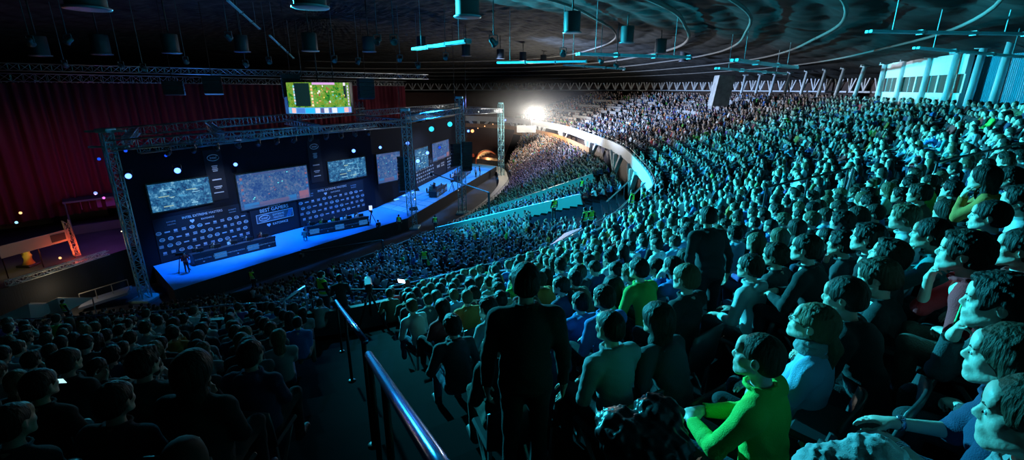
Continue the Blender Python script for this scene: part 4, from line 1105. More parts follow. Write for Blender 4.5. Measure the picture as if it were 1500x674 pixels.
# ---- curtain behind the stage, drapes
def curtain(name, pts, z0, z1, m, lab, amp=.22, wl=.9):
    V = []; F = []; pts = [Vector((*p, 0)) for p in pts]; tot = sum((b_ - a_).length for a_, b_ in zip(pts, pts[1:])); n = int(tot / wl * 6); k = 0
    seg = [(a_, b_, (b_ - a_).length) for a_, b_ in zip(pts, pts[1:])]
    for q in range(n + 1):
        d_ = tot * q / n * .99999; 
        for a_, b_, l_ in seg:
            if d_ <= l_: break
            d_ -= l_
        p = a_ + (b_ - a_) * (d_ / l_); nn = Vector(((b_ - a_).y, -(b_ - a_).x, 0)).normalized(); off = amp * math.sin(2 * PI * tot * q / n / wl + math.sin(q * .11) * 2) * (1 + .4 * math.sin(q * .37))
        for z, g_ in ((z0, 1.15), (z0 + (z1 - z0) * .5, 1.), (z1, .7)): p2 = p + nn * off * g_; V.append((p2.x, p2.y, z))
    for q in range(n):
        for r in (0, 1): F.append((3 * q + r, 3 * q + 3 + r, 3 * q + 4 + r, 3 * q + 1 + r))
    o = MB().add(V, F).build(name, m, None, True); s_ = o.modifiers.new('thickness', 'SOLIDIFY'); s_.thickness = .05; tag(o, lab, 'curtain'); return o
redc = mat('red_curtain', (.16, .012, .03), .9)
curtain('curtain', [(-56, 47), (-44, 62), (-30, 80), (-21, 96)], -14, .6, redc, 'tall dark red curtain hanging behind the stage screens')
curtain('curtain', [(-66, 36), (-56.4, 46.4)], -15.5, 1.5, mat('dark_curtain', (.02, .02, .025), .9), 'tall nearly black curtain left of the red one')
# rigging line across the top of the curtains
truss('truss_beam', (-62, 38, 1.2), (-20, 92, .9), .8, 'long dark rigging truss high above the red curtain')
truss('truss_beam', (-55, 33, 1.9), (-12, 70, 1.6), .6, 'dark rigging truss under the roof above the stage')
# ------------------------------------------------------------------ people kit
SKIN = [mat('skin_%d' % i, c, .5, bump=.15, scale=60) for i, c in enumerate([(.62, .42, .33), (.70, .50, .41), (.55, .36, .27), (.66, .46, .38)])]
HAIRC = [(.012, .009, .007), (.022, .014, .009), (.045, .027, .015), (.13, .085, .045), (.008, .007, .007), (.035, .018, .010)]
HAIR = [mat('hair_%d' % i, c, .6, bump=.9, scale=55, stretch=(1, 1, .15), spec=.25) for i, c in enumerate(HAIRC)]
CLOTHC = {'black': (.018, .018, .02), 'charcoal': (.05, .05, .055), 'navy': (.02, .035, .09), 'grey': (.26, .27, .28), 'pale grey': (.52, .53, .54), 'white': (.80, .80, .80), 'blue': (.05, .16, .45), 'light blue': (.25, .42, .60), 'teal': (.05, .25, .26), 'red': (.45, .03, .03), 'maroon': (.18, .02, .03), 'green': (.10, .42, .06), 'olive': (.12, .13, .05), 'brown': (.16, .09, .05), 'purple': (.16, .06, .25), 'orange': (.55, .20, .04)}
CLOTH = {k: mat('cloth_' + k.replace(' ', '_'), c, .9, bump=.35, scale=160) for k, c in CLOTHC.items()}
COMMON = ['black'] * 9 + ['charcoal'] * 6 + ['navy'] * 4 + ['grey'] * 5 + ['pale grey'] * 3 + ['white'] * 3 + ['blue'] * 2 + ['light blue'] * 3 + ['teal'] * 2 + ['red', 'maroon', 'green', 'olive', 'brown', 'purple', 'orange']
JEANS = [mat('jeans_%d' % i, c, .9, bump=.4, scale=120) for i, c in enumerate([(.03, .05, .10), (.015, .015, .02), (.06, .09, .16), (.10, .09, .07)])]
shoem = mat('shoe_dark', (.02, .02, .022), .6); eyew = mat('eye_white', (.75, .73, .70), .25); glassm = mat('spectacle_frame', (.01, .01, .012), .3)
hivis = mat('hivis_vest', (.45, .95, .05), .7, emit=None); hivisband = mat('hivis_band', (.75, .78, .75), .3)
_fig = {}
def fig_parts(key, pose, h):
    if key in _fig: return _fig[key]
    r = figure(pose, h); d = {}
    for k in ('body', 'hair', 'top', 'scarf', 'trousers', 'shoe', 'shoe2'):
        if k in r and len(r[k][0]):
            me = np_mesh('person_' + k, *r[k], smooth=True); me.materials.append(None); d[k] = me
    d['_r'] = r; _fig[key] = d; return d
NMAP = {'hair': 'hair', 'top': 'jacket', 'scarf': 'scarf', 'trousers': 'trousers', 'shoe': 'shoe', 'shoe2': 'shoe'}
def setm(o, m):
    o.material_slots[0].link = 'OBJECT'; o.material_slots[0].material = m
def person(key, pose, h, loc, yaw, skin=0, hair=0, top='grey', legs=0, label='', group=None, shoes=True, scale=1., topname='jacket', extra=(), topm=None, scarfm=None):
    d = fig_parts(key, pose, h); r = d['_r']
    b = bpy.data.objects.new('person', d['body']); COL.objects.link(b); setm(b, SKIN[skin % 4])
    b.location = loc; b.rotation_euler = (0, 0, yaw); b.scale = (scale,) * 3
    for k, m in (('hair', HAIR[hair % 6]), ('top', topm or CLOTH[top]), ('scarf', scarfm or CLOTH['grey']), ('trousers', JEANS[legs % 4]), ('shoe', shoem), ('shoe2', shoem)):
        if k in d and (shoes or 'shoe' not in k):
            c = bpy.data.objects.new(topname if k == 'top' else NMAP[k], d[k]); COL.objects.link(c); setm(c, m); c.parent = b
    C = r['_C']; M = Matrix(r['_M'].tolist())
    if 'eyes' in extra:
        for s in (-1, 1):
            p = Vector(C) + M @ (Vector((s * .0325, .0905, .0050)) * HEAD_S); ey = MB().ball(p, .0085, 10, 8).build('eye', eyew, b, True)
            q = Vector(C) + M @ (Vector((s * .0325, .0985, .0050)) * HEAD_S); MB().ball(q, .0042, 8, 6).build('iris', glassm, ey, True)
    if 'brows' in extra:
        for s in (-1, 1):
            pts = [Vector(C) + M @ (Vector((s * x, y, z)) * HEAD_S) for x, y, z in ((.014, .101, .024), (.030, .099, .031), (.046, .088, .026))]
            MB().tube(pts, [.0035, .0045, .003], 6).build('eyebrow', HAIR[hair % 6], b, True)
    if 'glasses' in extra:
        g = MB()
        for s in (-1, 1):
            pts = [Vector(C) + M @ (Vector((s * .034 + .023 * math.cos(t), .112 - .004 * abs(math.cos(t)), .004 + .017 * math.sin(t))) * HEAD_S) for t in np.linspace(0, 2 * PI, 16, endpoint=False)]
            g.tube(pts, .0018, 5, closed=True)
            g.tube([Vector(C) + M @ (Vector(q) * HEAD_S) for q in ((s * .057, .108, .006), (s * .078, .05, .008), (s * .082, -.005, .004))], .0018, 5)
        g.tube([Vector(C) + M @ (Vector(q) * HEAD_S) for q in ((-.012, .113, .006), (.012, .113, .006))], .0018, 5)
        g.build('glasses', glassm, b)
    if 'vest' in extra:
        pass
    tag(b, label, 'person', group); return b

# low figures used for the uncountable rest of the audience
def lod(pose, h, cut=.50):
    r = figure(pose, h); V = []; F = []; K = []; n = 0
    C = r['_C']
    for k, cat in (('body', 0), ('hair', 1), ('top', 2), ('trousers', 3)):
        if k not in r or not len(r[k][0]): continue
        v, f = r[k]
        c = v[f].mean(1)
        if k == 'body':
            keep = (c[:, 2] > r['_neck'][2] - .02)
            for s in (-1, 1): keep |= (np.linalg.norm(c - (r['_wr'][s] + np.array([0, .05, 0])), axis=1) < .13)
        elif k == 'trousers' and not pose.get('stand'): keep = (c[:, 2] > cut - .08) & (c[:, 1] > .0)
        elif k == 'top': keep = c[:, 2] > .45
        else: keep = np.ones(len(f), bool)
        f = f[keep]; u, inv = np.unique(f, return_inverse=True); v = v[u]; f = inv.reshape(-1, 4)
        V.append(v); F.append(f + n); K.append(np.full(len(f), cat)); n += len(v)
    return np.concatenate(V), np.concatenate(F), np.concatenate(K)

# ------------------------------------------------------------------ props on the stage
deskm = mat('desk_dark', (.02, .022, .03), .5); monm = mat('monitor_dark', (.02, .02, .025), .4)
monscr = em('monitor_light', (.12, .35, .8), 2.0); banb = em('desk_banner_light', (.02, .16, .50), .7)
def on_stage(px, py): return at_z(px, py, STAGE)
def stage_dir(W): return math.atan2(W.D[1], W.D[0])
seatP = dict(hands='phone', lean=.15, hair='short', knees=.1)
SP_ = [dict(hands='lap', lean=.22, hair='short', seed=1), dict(hands='knees', lean=.15, hair='messy', seed=2, hood=1), dict(hands='phone', lean=.1, hair='short', seed=3)]
def desk(pL, pR, n, W, lab, plab, cols):
    A = on_stage(*pL); B = on_stage(*pR); u = (B - A).normalized(); L = (B - A).length; nn = Vector((u.y, -u.x, 0)); M = Matrix(((u.x, -u.y, 0), (u.y, u.x, 0), (0, 0, 1)))
    e = empty('players_desk', tuple(A)); D = 1.1
    P = lambda a, b_, z: u * a - nn * b_ + Vector((0, 0, z))
    MB().box(P(L / 2, .05, .42), (L, .08, .84), M, .01).build('front_panel', deskm, e)
    for a in (0.04, L - .04): MB().box(P(a, D / 2, .42), (.08, D, .84), M, .01).build('side_panel', deskm, e)
    MB().box(P(L / 2, D / 2, .86), (L + .1, D, .05), M, .01).build('desktop', mat('desk_top', (.03, .035, .05), .3), e)
    MB().box(P(L / 2, .02, .95), (L + .1, .05, .22), M, .01).build('ledge', deskm, e)
    class DW:   # a little wall along the desk front for the lettering
        n = nn; P = (A.x, A.y); D = (u.x, u.y)
        def at(s, a, z, off=0.): return A + u * a + Vector((0, 0, z)) + nn * off
        def M(s): return Matrix(((u.x, -nn.x, 0), (u.y, -nn.y, 0), (0, 0, 1)))
    dw = DW()
    for q in range(5):
        a = L * (q + .5) / 5
        if q % 2 == (0 if len(cols) > 5 else 1) or True:
            if q in (1, 3) if n == 5 and lab.startswith('first') else q in (0, 2, 4):
                MB().box(P(a, -.005, .46), (L / 5 * .72, .02, .5), M).build('lit_banner', banb, e)
                text(dw, 'intel', a - .35, .5, .28, ink, e, .04); text(dw, 'EXTREME MASTERS', a + .35, .5, .11, ink, e, .04)
            else: text(dw, 'EXTREME MASTERS', a, .5, .15, ink, e, .02); heart(dw, a, .26, .14, ink, e)
    tag(e, lab, 'desk')
    for q in range(n):
        a = L * (q + .5) / n
        m_ = empty('computer_monitor', tuple(A + P(a, .45, .885))); M3 = M
        MB().box((0, 0, .30), (.56, .04, .34), M3, .01).build('casing', monm, m_); MB().box(M3 @ Vector((0, .024, .30)), (.52, .005, .30), M3).build('display', monscr, m_)
        MB().box((0, 0, .07), (.06, .04, .16), M3).box((0, 0, .01), (.24, .18, .015), M3).build('stand', monm, m_)
        tag(m_, 'black computer monitor seen from behind on ' + lab.split(' with')[0].replace('first', 'the first').replace('second', 'the second').replace('farther', 'the farther').replace('farthest', 'the farthest'), 'monitor', 'monitors on ' + lab[:22])
        c = A + P(a, 1.55, 0); yaw = math.atan2(nn.y, nn.x) - PI / 2
        person('stg%d' % (q % 3), SP_[q % 3], .03, tuple(c), yaw, q, q * 2 + 1, cols[q % len(cols)], q, '%s, %s' % (plab, ['first', 'second', 'third', 'fourth', 'fifth'][q] + ' from the end nearer the red-shirted man'), shoes=False)
        ch = empty('office_chair', tuple(c)); ch.rotation_euler = (0, 0, yaw)
        MB().box((0, -.02, .43), (.5, .48, .08), None, .03).build('seat', black, ch); MB().box((0, -.27, .78), (.48, .07, .62), None, .03).build('backrest', black, ch)
        b = MB(); b.tube([(0, 0, .1), (0, 0, .4)], .03)
        for w in range(5): b.bar((0, 0, .09), (.28 * math.cos(w * 1.257), .28 * math.sin(w * 1.257), .05), .04)
        b.build('base', black, ch); tag(ch, 'black office chair under the player at ' + lab.split(' with')[0], 'chair', 'players chairs ' + lab[:12])
desk((286, 390), (405, 361), 5, WA, 'first long dark players desk with lit blue banners', 'seated player at the first desk', ['black', 'brown', 'white', 'navy', 'maroon'])
desk((452, 347), (541, 330), 5, WA, 'second long dark players desk with lit blue banners', 'seated player at the second desk', ['navy', 'green', 'green', 'white', 'white'])
desk((640, 290), (655, 279), 2, WB, 'farther small dark desk with white front', 'seated host at the farther desk', ['teal', 'white'])
desk((674, 266), (690, 253), 5, WB, 'farthest dark desk with crowd of hosts', 'seated host at the farthest desk', ['white', 'navy', 'pale grey', 'blue', 'charcoal'])

def tripod_cam(P, lab, yaw, h=1.35, cam_=True):
    e = empty('video_camera_tripod', tuple(P)); b = MB()
    for k in range(3): 
        a = yaw + k * 2 * PI / 3; MB().tube([(0, 0, h), (.55 * math.cos(a), .55 * math.sin(a), 0)], .035, 6).build('leg', black, e)
    if cam_:
        M = Euler((0, 0, yaw)).to_matrix(); MB().box((0, 0, h + .18), (.55, .2, .26), M, .03).build('camera_body', black, e); MB().tube([M @ Vector((.27, 0, h + .18)), M @ Vector((.48, 0, h + .18))], [.08, .10], 10).build('lens', black, e)
        MB().tube([M @ Vector((-.2, 0, h + .1)), M @ Vector((-.6, .1, h - .1))], .02, 5).build('pan_handle', black, e)
    tag(e, lab, 'tripod'); return e
tripod_cam(on_stage(268, 398), 'black camera tripod standing on the blue stage beside the red-shirted man', .6)
tripod_cam(on_stage(545, 329), 'black tripod at the end of the second players desk', 2.2)
P = on_stage(545, 329) + Vector((0, 0, 1.62)); e = MB().box((0, 0, .3), (.35, .08, .5), Euler((0, 0, .4)).to_matrix(), .02).build('lit_monitor', em('bright_screen', (.5, .6, 1.), 1.5)); e.location = P; tag(e, 'small bright screen on the tripod by the second desk', 'monitor')
tripod_cam(on_stage(663, 281), 'tripod with camera in the middle of the receding stage', 1.)
STP = dict(stand=True, hands='down', hair='short'); STP2 = dict(stand=True, hands='carry', hair='short', lean=.1)
def stander(px, py, z, lab, top, yaw, pose=STP, key='st', h=.03, extra=(), topm=None, P=None, legs=1, group=None, hair=0, scale=1., tn='jacket'):
    P = P or at_z(px, py, z); return person(key, pose, h, tuple(P), yaw, R_.randrange(4), hair, top, legs, lab, group, True, scale, tn, extra, topm)
stander(275, 399, STAGE, 'man in red shirt standing on the stage left of the first players desk', 'red', -2.4, STP2, 'st2', .02)
stander(447, 354, STAGE, 'person in teal crouching-height pose standing before the second desk', 'teal', .3, dict(hands='clasp', lean=.4, hair='short'), 'cr', scale=1.)['label'] = 'person in teal sitting low on the stage before the second desk'
stander(556, 340, STAGE, 'photographer in black kneeling near the stage edge', 'black', .6, dict(hands='phone', lean=.3, hair='cap' ), 'cr2')['label'] = 'photographer in black crouching at the stage edge by the tripod'
for q, (px, py, c) in enumerate([(640, 243, 'charcoal'), (633, 251, 'navy'), (648, 237, 'teal'), (700, 250, 'navy'), (705, 248, 'black'), (722, 244, 'black')]):
    pass
for q, (px, py, c, l) in enumerate([(636, 247, 'navy', 'standing on the pale tiles near the second tower'), (645, 300, 'teal', 'standing at the side of the farther desk'), (702, 252, 'black', 'standing at the very end of the stage'), (698, 254, 'white', 'standing beside the farthest desk')]):
    stander(px, 292 if q == 0 else py, STAGE, 'distant person in %s %s' % (c, l), c, 2.5 + q, P=on_stage(*[(636, 285), (632, 288), (703, 258), (697, 260)][q]))
# floor monitors, flight cases
def wedge(P, yaw, lab, w=.9):
    M = Euler((0, 0, yaw)).to_matrix(); V = [M @ Vector(p) for p in ((-w / 2, -.3, 0), (w / 2, -.3, 0), (w / 2, .3, 0), (-w / 2, .3, 0), (-w / 2, -.1, .45), (w / 2, -.1, .45), (w / 2, .3, .3), (-w / 2, .3, .3))]
    e = MB().add(V, [(0, 3, 2, 1), (4, 5, 6, 7), (0, 1, 5, 4), (1, 2, 6, 5), (2, 3, 7, 6), (3, 0, 4, 7)]).build('floor_monitor_speaker', spk); e.location = P; tag(e, lab, 'speaker')
wedge(on_stage(606, 308), .7, 'black wedge speaker on the stage edge by the second tower')
wedge(on_stage(611, 279), 2., 'black box speaker on the pale tiles near the third tower')
for px, py, l in ((601, 281, 'first'), (590, 285, 'second'), (578, 291, 'third')):
    P = WB.at(1, STAGE, .3); P = on_stage(px + 3, py + 2); b = MB().box((0, 0, .08), (.9, .2, .12), Euler((0, 0, 1.1)).to_matrix(), .01).build('light_strip', em('strip_blue', (.10, .4, 1.), 2.)); b.location = P; tag(b, 'glowing blue light strip on the stage near the wall bend, %s from the tiles' % l, 'light strip')
# dark booth chair at the stage end
P = on_stage(240, 382); e = empty('stage_armchair', tuple(P)); MB().box((0, 0, .35), (.9, .9, .5), None, .06).build('seat', mat('armchair_blue', (.05, .08, .2), .7), e); MB().box((0, .42, .85), (.9, .2, .9), Euler((-.15, 0, 0)).to_matrix(), .06).build('backrest', mat('armchair_blue', (.05, .08, .2), .7), e)
for s in (-1, 1): MB().box((s * .45, 0, .55), (.15, .8, .5), None, .04).build('armrest', mat('armchair_blue', (.05, .08, .2), .7), e)
tag(e, 'dark blue armchair on the stage near its dark end wall', 'armchair')

# ---- camera crane over the stage edge
P = at_t(441, 370, 40); e = empty('camera_crane', tuple(P)); Q = at_t(560, 352, 42) - P
MB().tube([(0, 0, 0), tuple(Q)], .07, 6).build('boom', black, e); MB().tube([(0, 0, .25), tuple(Q + Vector((0, 0, .1)))], .03, 5).build('stay', black, e)
MB().box((0, 0, -.25), (.3, .5, .35), None, .05).build('camera_head', black, e); MB().tube([tuple(Q), tuple(Q + Vector((0, 0, FLOOR - Q.z - P.z)))], .1, 8).build('pedestal', black, e)
tag(e, 'black camera crane arm stretched along the front edge of the blue stage', 'camera crane')
P = at_t(632, 254, 60); e = empty('camera_crane', tuple(P)); Q = at_t(716, 282, 50) - P
MB().tube([(0, 0, 0), tuple(Q)], .06, 6).build('boom', mat('crane_grey', (.06, .065, .07), .5), e); MB().box((0, 0, -.1), (.3, .5, .4), None, .05).build('camera_head', black, e)
MB().tube([tuple(Q), tuple(Q + Vector((0, 0, FLOOR - Q.z - P.z)))], .12, 8).build('pedestal', black, e); tag(e, 'long grey camera crane arm reaching over the receding stage', 'camera crane')

# ------------------------------------------------------------------ the dim fair area left of the stage
A = at_z(10, 416, -12.7); B = at_z(158, 370, -12.7); wtr = mat('truss_white', (.7, .68, .62), .45)
truss('truss_beam', tuple(A), tuple(B), .34, 'bright white lattice truss lying on top of the dark partition', wtr, thick=.03)
u = (B - A).normalized(); n_ = Vector((u.y, -u.x, 0))
MB().box((A + B) / 2 + Vector((0, 0, -1.85)) + u * 1.5, ((B - A).length + 10, .1, 3.3), Matrix(((u.x, -u.y, 0), (u.y, u.x, 0), (0, 0, 1)))).build('partition', blackcloth)
o = [x for x in bpy.data.objects if x.name == 'partition'][0]; tag(o, 'dark cloth partition under the white lattice truss, left of the stage', 'partition')
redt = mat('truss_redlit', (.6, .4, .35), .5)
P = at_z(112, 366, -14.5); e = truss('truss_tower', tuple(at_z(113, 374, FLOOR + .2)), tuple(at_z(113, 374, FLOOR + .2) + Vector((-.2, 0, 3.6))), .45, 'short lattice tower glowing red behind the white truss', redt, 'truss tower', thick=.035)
RT = at_z(113, 374, FLOOR + .2)
P = at_z(2, 380, -14.2); Q = at_z(104, 352, -14.2); u = (Q - P).normalized(); M = Matrix(((u.x, -u.y, 0), (u.y, u.x, 0), (0, 0, 1)))
e = empty('stall_banner', tuple(P)); L = (Q - P).length
MB().box(u * L / 2 + Vector((0, 0, .6)), (L, .06, 1.1), M).build('banner_face', mat('banner_cream', (.55, .50, .40), .8), e)
MB().box(u * L * .82 + Vector((.0, 0, .6)) + Vector((u.y, -u.x, 0)) * .05, (L * .22, .03, .7), M).build('dark_sign', mat('sign_dark', (.06, .06, .06), .6), e)
for f in (.01, .5, .99): MB().tube([u * L * f, u * L * f + Vector((0, 0, -1.8))], .05, 6).build('post', black, e)
tag(e, 'long cream banner with a dark sign at its end above the dim stalls', 'banner')
P = at_z(30, 400, FLOOR); e = empty('figure_statue', tuple(at_t(36, 366, 44))); 
MB().tube([(0, 0, -1.4), (0, .05, -.6), (0, 0, 0), (0, 0, .35)], [.5, .38, .42, .2], 12).ball((0, 0, .6), (.22, .24, .3)).tube([(-.3, 0, .1), (-.7, .2, -.4), (-.45, .4, -.8)], [.16, .12, .1], 8).tube([(.3, 0, .1), (.75, .1, .3), (.9, .2, .8)], [.16, .12, .1], 8).build('sculpted_body', mat('statue_gold', (.6, .42, .10), .5), e, True); MB().box((0, 0, -1.55), (1.3, 1.3, .35), None, .05).build('plinth', black, e)
tag(e, 'yellow-lit figure statue standing before the cream banner', 'statue')
STATUE = Vector(e.location)
# tents at the bottom
for px, py, t, w, l in ((84, 437, 31, 2.4, 'small pale peaked canopy in front of the dark partition'), (42, 446, 30, 2.6, 'low cream canopy slope left of the peaked one')):
    P = at_t(px, py, t); e = empty('tent_canopy', (P.x, P.y, FLOOR)); hz = P.z - FLOOR
    V = [(-w / 2, -w / 2, hz - .5), (w / 2, -w / 2, hz - .5), (w / 2, w / 2, hz - .5), (-w / 2, w / 2, hz - .5), (0, 0, hz)]
    MB().add(V + [(a, b_, c - .06) for a, b_, c in V], [(0, 1, 4), (1, 2, 4), (2, 3, 4), (3, 0, 4), (6, 5, 9), (7, 6, 9), (8, 7, 9), (5, 8, 9), (0, 5, 6, 1), (1, 6, 7, 2), (2, 7, 8, 3), (3, 8, 5, 0)]).build('canopy', mat('tent_cream', (.5, .45, .36), .8), e)
    for a, b_, c in V[:4]: MB().tube([(a * .97, b_ * .97, 0), (a * .97, b_ * .97, c)], .04, 6).build('pole', steel, e)
    tag(e, l, 'tent')
# ramp with a rail
P = at_z(120, 447, FLOOR + .3); Q = at_z(190, 425, FLOOR + .9); e = empty('ramp', tuple(P)); u = (Q - P)
MB().bar((0, 0, 0), tuple(u), 1.6, .2).build('ramp_deck', mat('ramp_blue', (.25, .28, .4), .6), e); truss_pts = [(0, 0, .9), tuple(u + Vector((0, 0, .9)))]
b = MB().tube(truss_pts, .04, 6)
for f in (0, .33, .66, 1): b.tube([u * f, u * f + Vector((0, 0, .9))], .03, 6)
b.build('ramp_rail', mat('ramp_rail', (.25, .22, .2), .5), e); tag(e, 'pale ramp with a rail beside the foot of the first tower', 'ramp')
# rear stalls: frames with coloured lamps and stall counters
stallm = mat('stall_dark', (.08, .08, .09), .7)
rr = random.Random(4)
for q, (px, py, t, l, c) in enumerate([(110, 262, 60, 'high frame stall glowing blue and pink by the first tower', (.2, .3, .9)), (132, 290, 55, 'stall counter glowing purple beside the first tower', (.7, .1, .6)), (40, 325, 58, 'dim stall with dark roof beyond the cream banner', (.2, .2, .3)), (90, 395, 42, 'warm-lit stall counter behind the white truss', (.6, .25, .1))]):
    P = at_t(px, py, t); hz = P.z - FLOOR; w = 4.5 if q != 3 else 1.6; e = empty('market_stall', (P.x, P.y, FLOOR)); yaw = .75; M = Euler((0, 0, yaw)).to_matrix(); hz = min(hz, 8)
    b = MB()
    for a, b2_ in ((-1, -1), (1, -1), (1, 1), (-1, 1)): MB().tube([M @ Vector((a * w / 2, b2_ * 1.2, 0)), M @ Vector((a * w / 2, b2_ * 1.2, hz))], .08, 6).build('post', stallm, e)
    MB().box((0, 0, hz), (w + .3, 2.8, .2), M).build('roof', stallm, e); MB().box(M @ Vector((0, -1, .5)), (w, .6, 1.), M, .02).build('counter', stallm, e)
    MB().box(M @ Vector((0, 1.2, hz - .9)), (w, .08, 1.1), M).build('sign_board', mat('sign_%d' % q, tuple(x * .5 + .05 for x in c), .6), e)
    tag(e, l, 'stall')
for q, (px, py, t, c, s_, l) in enumerate([(30, 312, 50, (1., .6, .25), .25, 'warm lamp glowing above the dim stalls'), (24, 326, 49, (.3, .6, .8), .25, 'cool lamp glowing under the warm one'), (186, 291, 44, (1., .6, .3), .16, 'warm lamp right of the first tower'), (183, 327, 43, (1, .8, .5), .12, 'small warm lamp half hidden by the first tower'), (178, 339, 42, (1, .85, .6), .1, 'tiny white lamp at the tower foot'), (152, 290, 47, (.8, .15, .7), .22, 'magenta lamp beside the first tower'), (140, 283, 50, (.2, .3, 1.), .3, 'blue lamp under the frame stall'), (88, 378, 43, (1., .5, .2), .2, 'orange lamp behind the white truss')]):
    e = MB().ball((0, 0, 0), s_ * .55, 10, 8).build('globe_lamp', lampmat('fair_lamp_%d' % q, c, 1.6), None, True); e.location = at_t(px, py, t); tag(e, l, 'lamp')

# ------------------------------------------------------------------ block walls, parapets, platform below the aisle
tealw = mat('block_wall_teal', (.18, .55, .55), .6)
def blockwall(s, q0, q1, lab):
    ks = np.linspace(q0, q1, 24); b = MB(); pts = [pl(np.array(s), np.array(k)) for k in ks]
    for (a, c, k0, k1) in zip(pts[:-1], pts[1:], ks[:-1], ks[1:]):
        z0 = ZL0 + (ZL1 - ZL0) * k0; z1 = ZL0 + (ZL1 - ZL0) * k1
        b.bar((a[0], a[1], z0 + .35), (c[0], c[1], z1 + .35), .35, 1.5)
    o = b.build('block_wall', tealw); tag(o, lab, 'block wall')
blockwall(9.0, .0, .80, 'long teal-lit block wall crossing the lower crowd, the lower of the two')
blockwall(9.88, .0, .88, 'long teal-lit block wall crossing the lower crowd, the upper of the two')
# the glaring lamp and its bracket
LP = at_t(778, 163, 84)
e = empty('floodlight', tuple(LP)); Mx = (-LP).normalized().to_track_quat('Z', 'Y').to_matrix()
MB().lathe([(.35, -.7), (.6, -.5), (.75, .0), (.78, .05), (.72, .05)], 20, M=Mx).build('housing', black, e, True); MB().lathe([(.70, .0), (.6, .06)], 20, M=Mx).build('lens', lampmat('flood_lens', (1., .97, .88), 30), e)
MB().tube([(0, 0, -.3), (0, .3, -2.5)], .08, 6).build('bracket', black, e); tag(e, 'glaring white floodlight on the balcony front at the far end of the bowl', 'floodlight')
# white cloth banner under it
o = MB().box((0, 0, 0), (3.6, .08, 1.3), Euler((0, 0, -.1)).to_matrix()).build('cloth_banner', mat('banner_white', (.28, .28, .27), .8)); o.location = at_t(771, 189, 88); tag(o, 'small white cloth banner on the plywood wall under the glaring lamp', 'banner')
# handrail in the main aisle
hr = mat('handrail_steel', (.25, .42, .85), .22, 1., bump=.05, scale=3)
def hrail(P, r, lab, posts):
    P = [Vector(p) for p in P]; e = empty('stair_handrail', (P[0].x, P[0].y, P[0].z - .95)); o0 = Vector(e.location)
    MB().tube([p - o0 for p in P], r, 20).build('rail_tube', hr, e, True)
    for f in posts:
        p = P[0].lerp(P[-1], f); b = MB().tube([p - o0 - Vector((0, 0, .95)), p - o0], r * .75, 12); b.build('post', black, e, True); MB().lathe([(r * 2, 0), (r * 2, .012), (r, .02)], 14, (p - o0 - Vector((0, 0, .95)))).build('flange', black, e, True)
    tag(e, lab, 'handrail')
hrail([at_t(688, 760, .86), at_t(640, 674, 1.06), at_t(588, 595, 1.6), at_t(540, 520, 2.9)], .0245, 'thick shiny blue-lit steel handrail in the stair aisle, nearest length', (.62, .97))
hrail([at_t(535, 500, 3.3), at_t(516, 474, 4.4), at_t(498, 450, 6.5), at_t(492, 441, 8.0)], .024, 'second length of steel handrail farther down the stair aisle', (.03, .5, .97))
# small lamp strip rail at the platform (435,428)
A = at_t(416, 440, 13.2); B = at_t(446, 420, 14.2); o = MB().tube([A, B], .045, 8).tube([A, A - Vector((0, 0, 1))], .03, 6).tube([B, B - Vector((0, 0, 1))], .03, 6).build('lit_railing', mat('railing_glint', (.5, .6, .75), .2, .6), None, True); tag(o, 'pale glinting railing at the end of the front aisle platform', 'railing')

# glowing archway past the stage end
AP = at_t(713, 238, 100); e = empty('lit_archway', (AP.x, AP.y, -16.)); M = Euler((0, 0, .1)).to_matrix(); r_ = 2.3
MB().tube([M @ Vector((r_ * math.cos(t), 0, 1.2 + r_ * math.sin(t))) for t in np.linspace(0, PI, 20)], .16, 8).tube([M @ Vector((r_, 0, 0)), M @ Vector((r_, 0, 1.2))], .16, 8).tube([M @ Vector((-r_, 0, 0)), M @ Vector((-r_, 0, 1.2))], .16, 8).build('arch_frame', mat('arch_red', (.4, .08, .03), .6), e, True)
V = [M @ Vector((0, 1.6, 0))] + [M @ Vector((r_ * math.cos(t), 1.6, max(0, 1.2 + r_ * math.sin(t)))) for t in np.linspace(-.5, PI + .5, 24)]
MB().add(V, [(0, k, k + 1) for k in range(1, 24)]).build('back_panel', mat('arch_cream', (.75, .55, .35), .8, vary=.5, scale=3), e)
tag(e, 'arched opening glowing warm orange past the far end of the stage', 'archway')
for dx, l in ((-3.6, 'left'), (3.4, 'right')):
    q_ = AP + M @ Vector((dx, 0, 0)); o = MB().box((0, 0, 0), (2., .1, .7), Euler((0, -.2, .1)).to_matrix(), .01).build('red_sign_panel', mat('panel_red', (.6, .07, .02), .7)); o.location = (q_.x, q_.y, -13.6); tag(o, 'red panel hung on the %s side of the glowing archway' % l, 'panel')
# ------------------------------------------------------------------ audience
AMBASE = [dict(hands='lap', lean=-.06, hair='short', seed=1), dict(hands='knees', lean=.10, hair='messy', seed=2, hood=1), dict(hands='clasp', lean=.32, hair='short', seed=3, pitch=.15), dict(hands='cross', lean=-.04, hair='buzz', seed=4, hood=2), dict(hands='chin', lean=.30, hair='messy', seed=5, pitch=.12), dict(hands='lap', lean=.0, hair='long', fem=1, seed=6), dict(hands='knees', lean=-.08, hair='short', seed=7, hood=1, fat=1), dict(hands='lap', lean=.05, hair='tail', fem=1, seed=8, yaw=.25), dict(hands='phone', lean=.12, hair='short', seed=9, pitch=-.3), dict(hands='chin2', lean=.42, hair='short', seed=10, hood=1, pitch=.25), dict(hands='cross', lean=.0, hair='curly', seed=11), dict(hands='lap', lean=-.1, hair='hood', seed=12, hood=0, yaw=-.15)]
HN = {'short': 'short', 'messy': 'tousled', 'buzz': 'cropped', 'long': 'long', 'tail': 'tied-back', 'curly': 'curly', 'hood': 'hooded', 'cap': 'capped'}
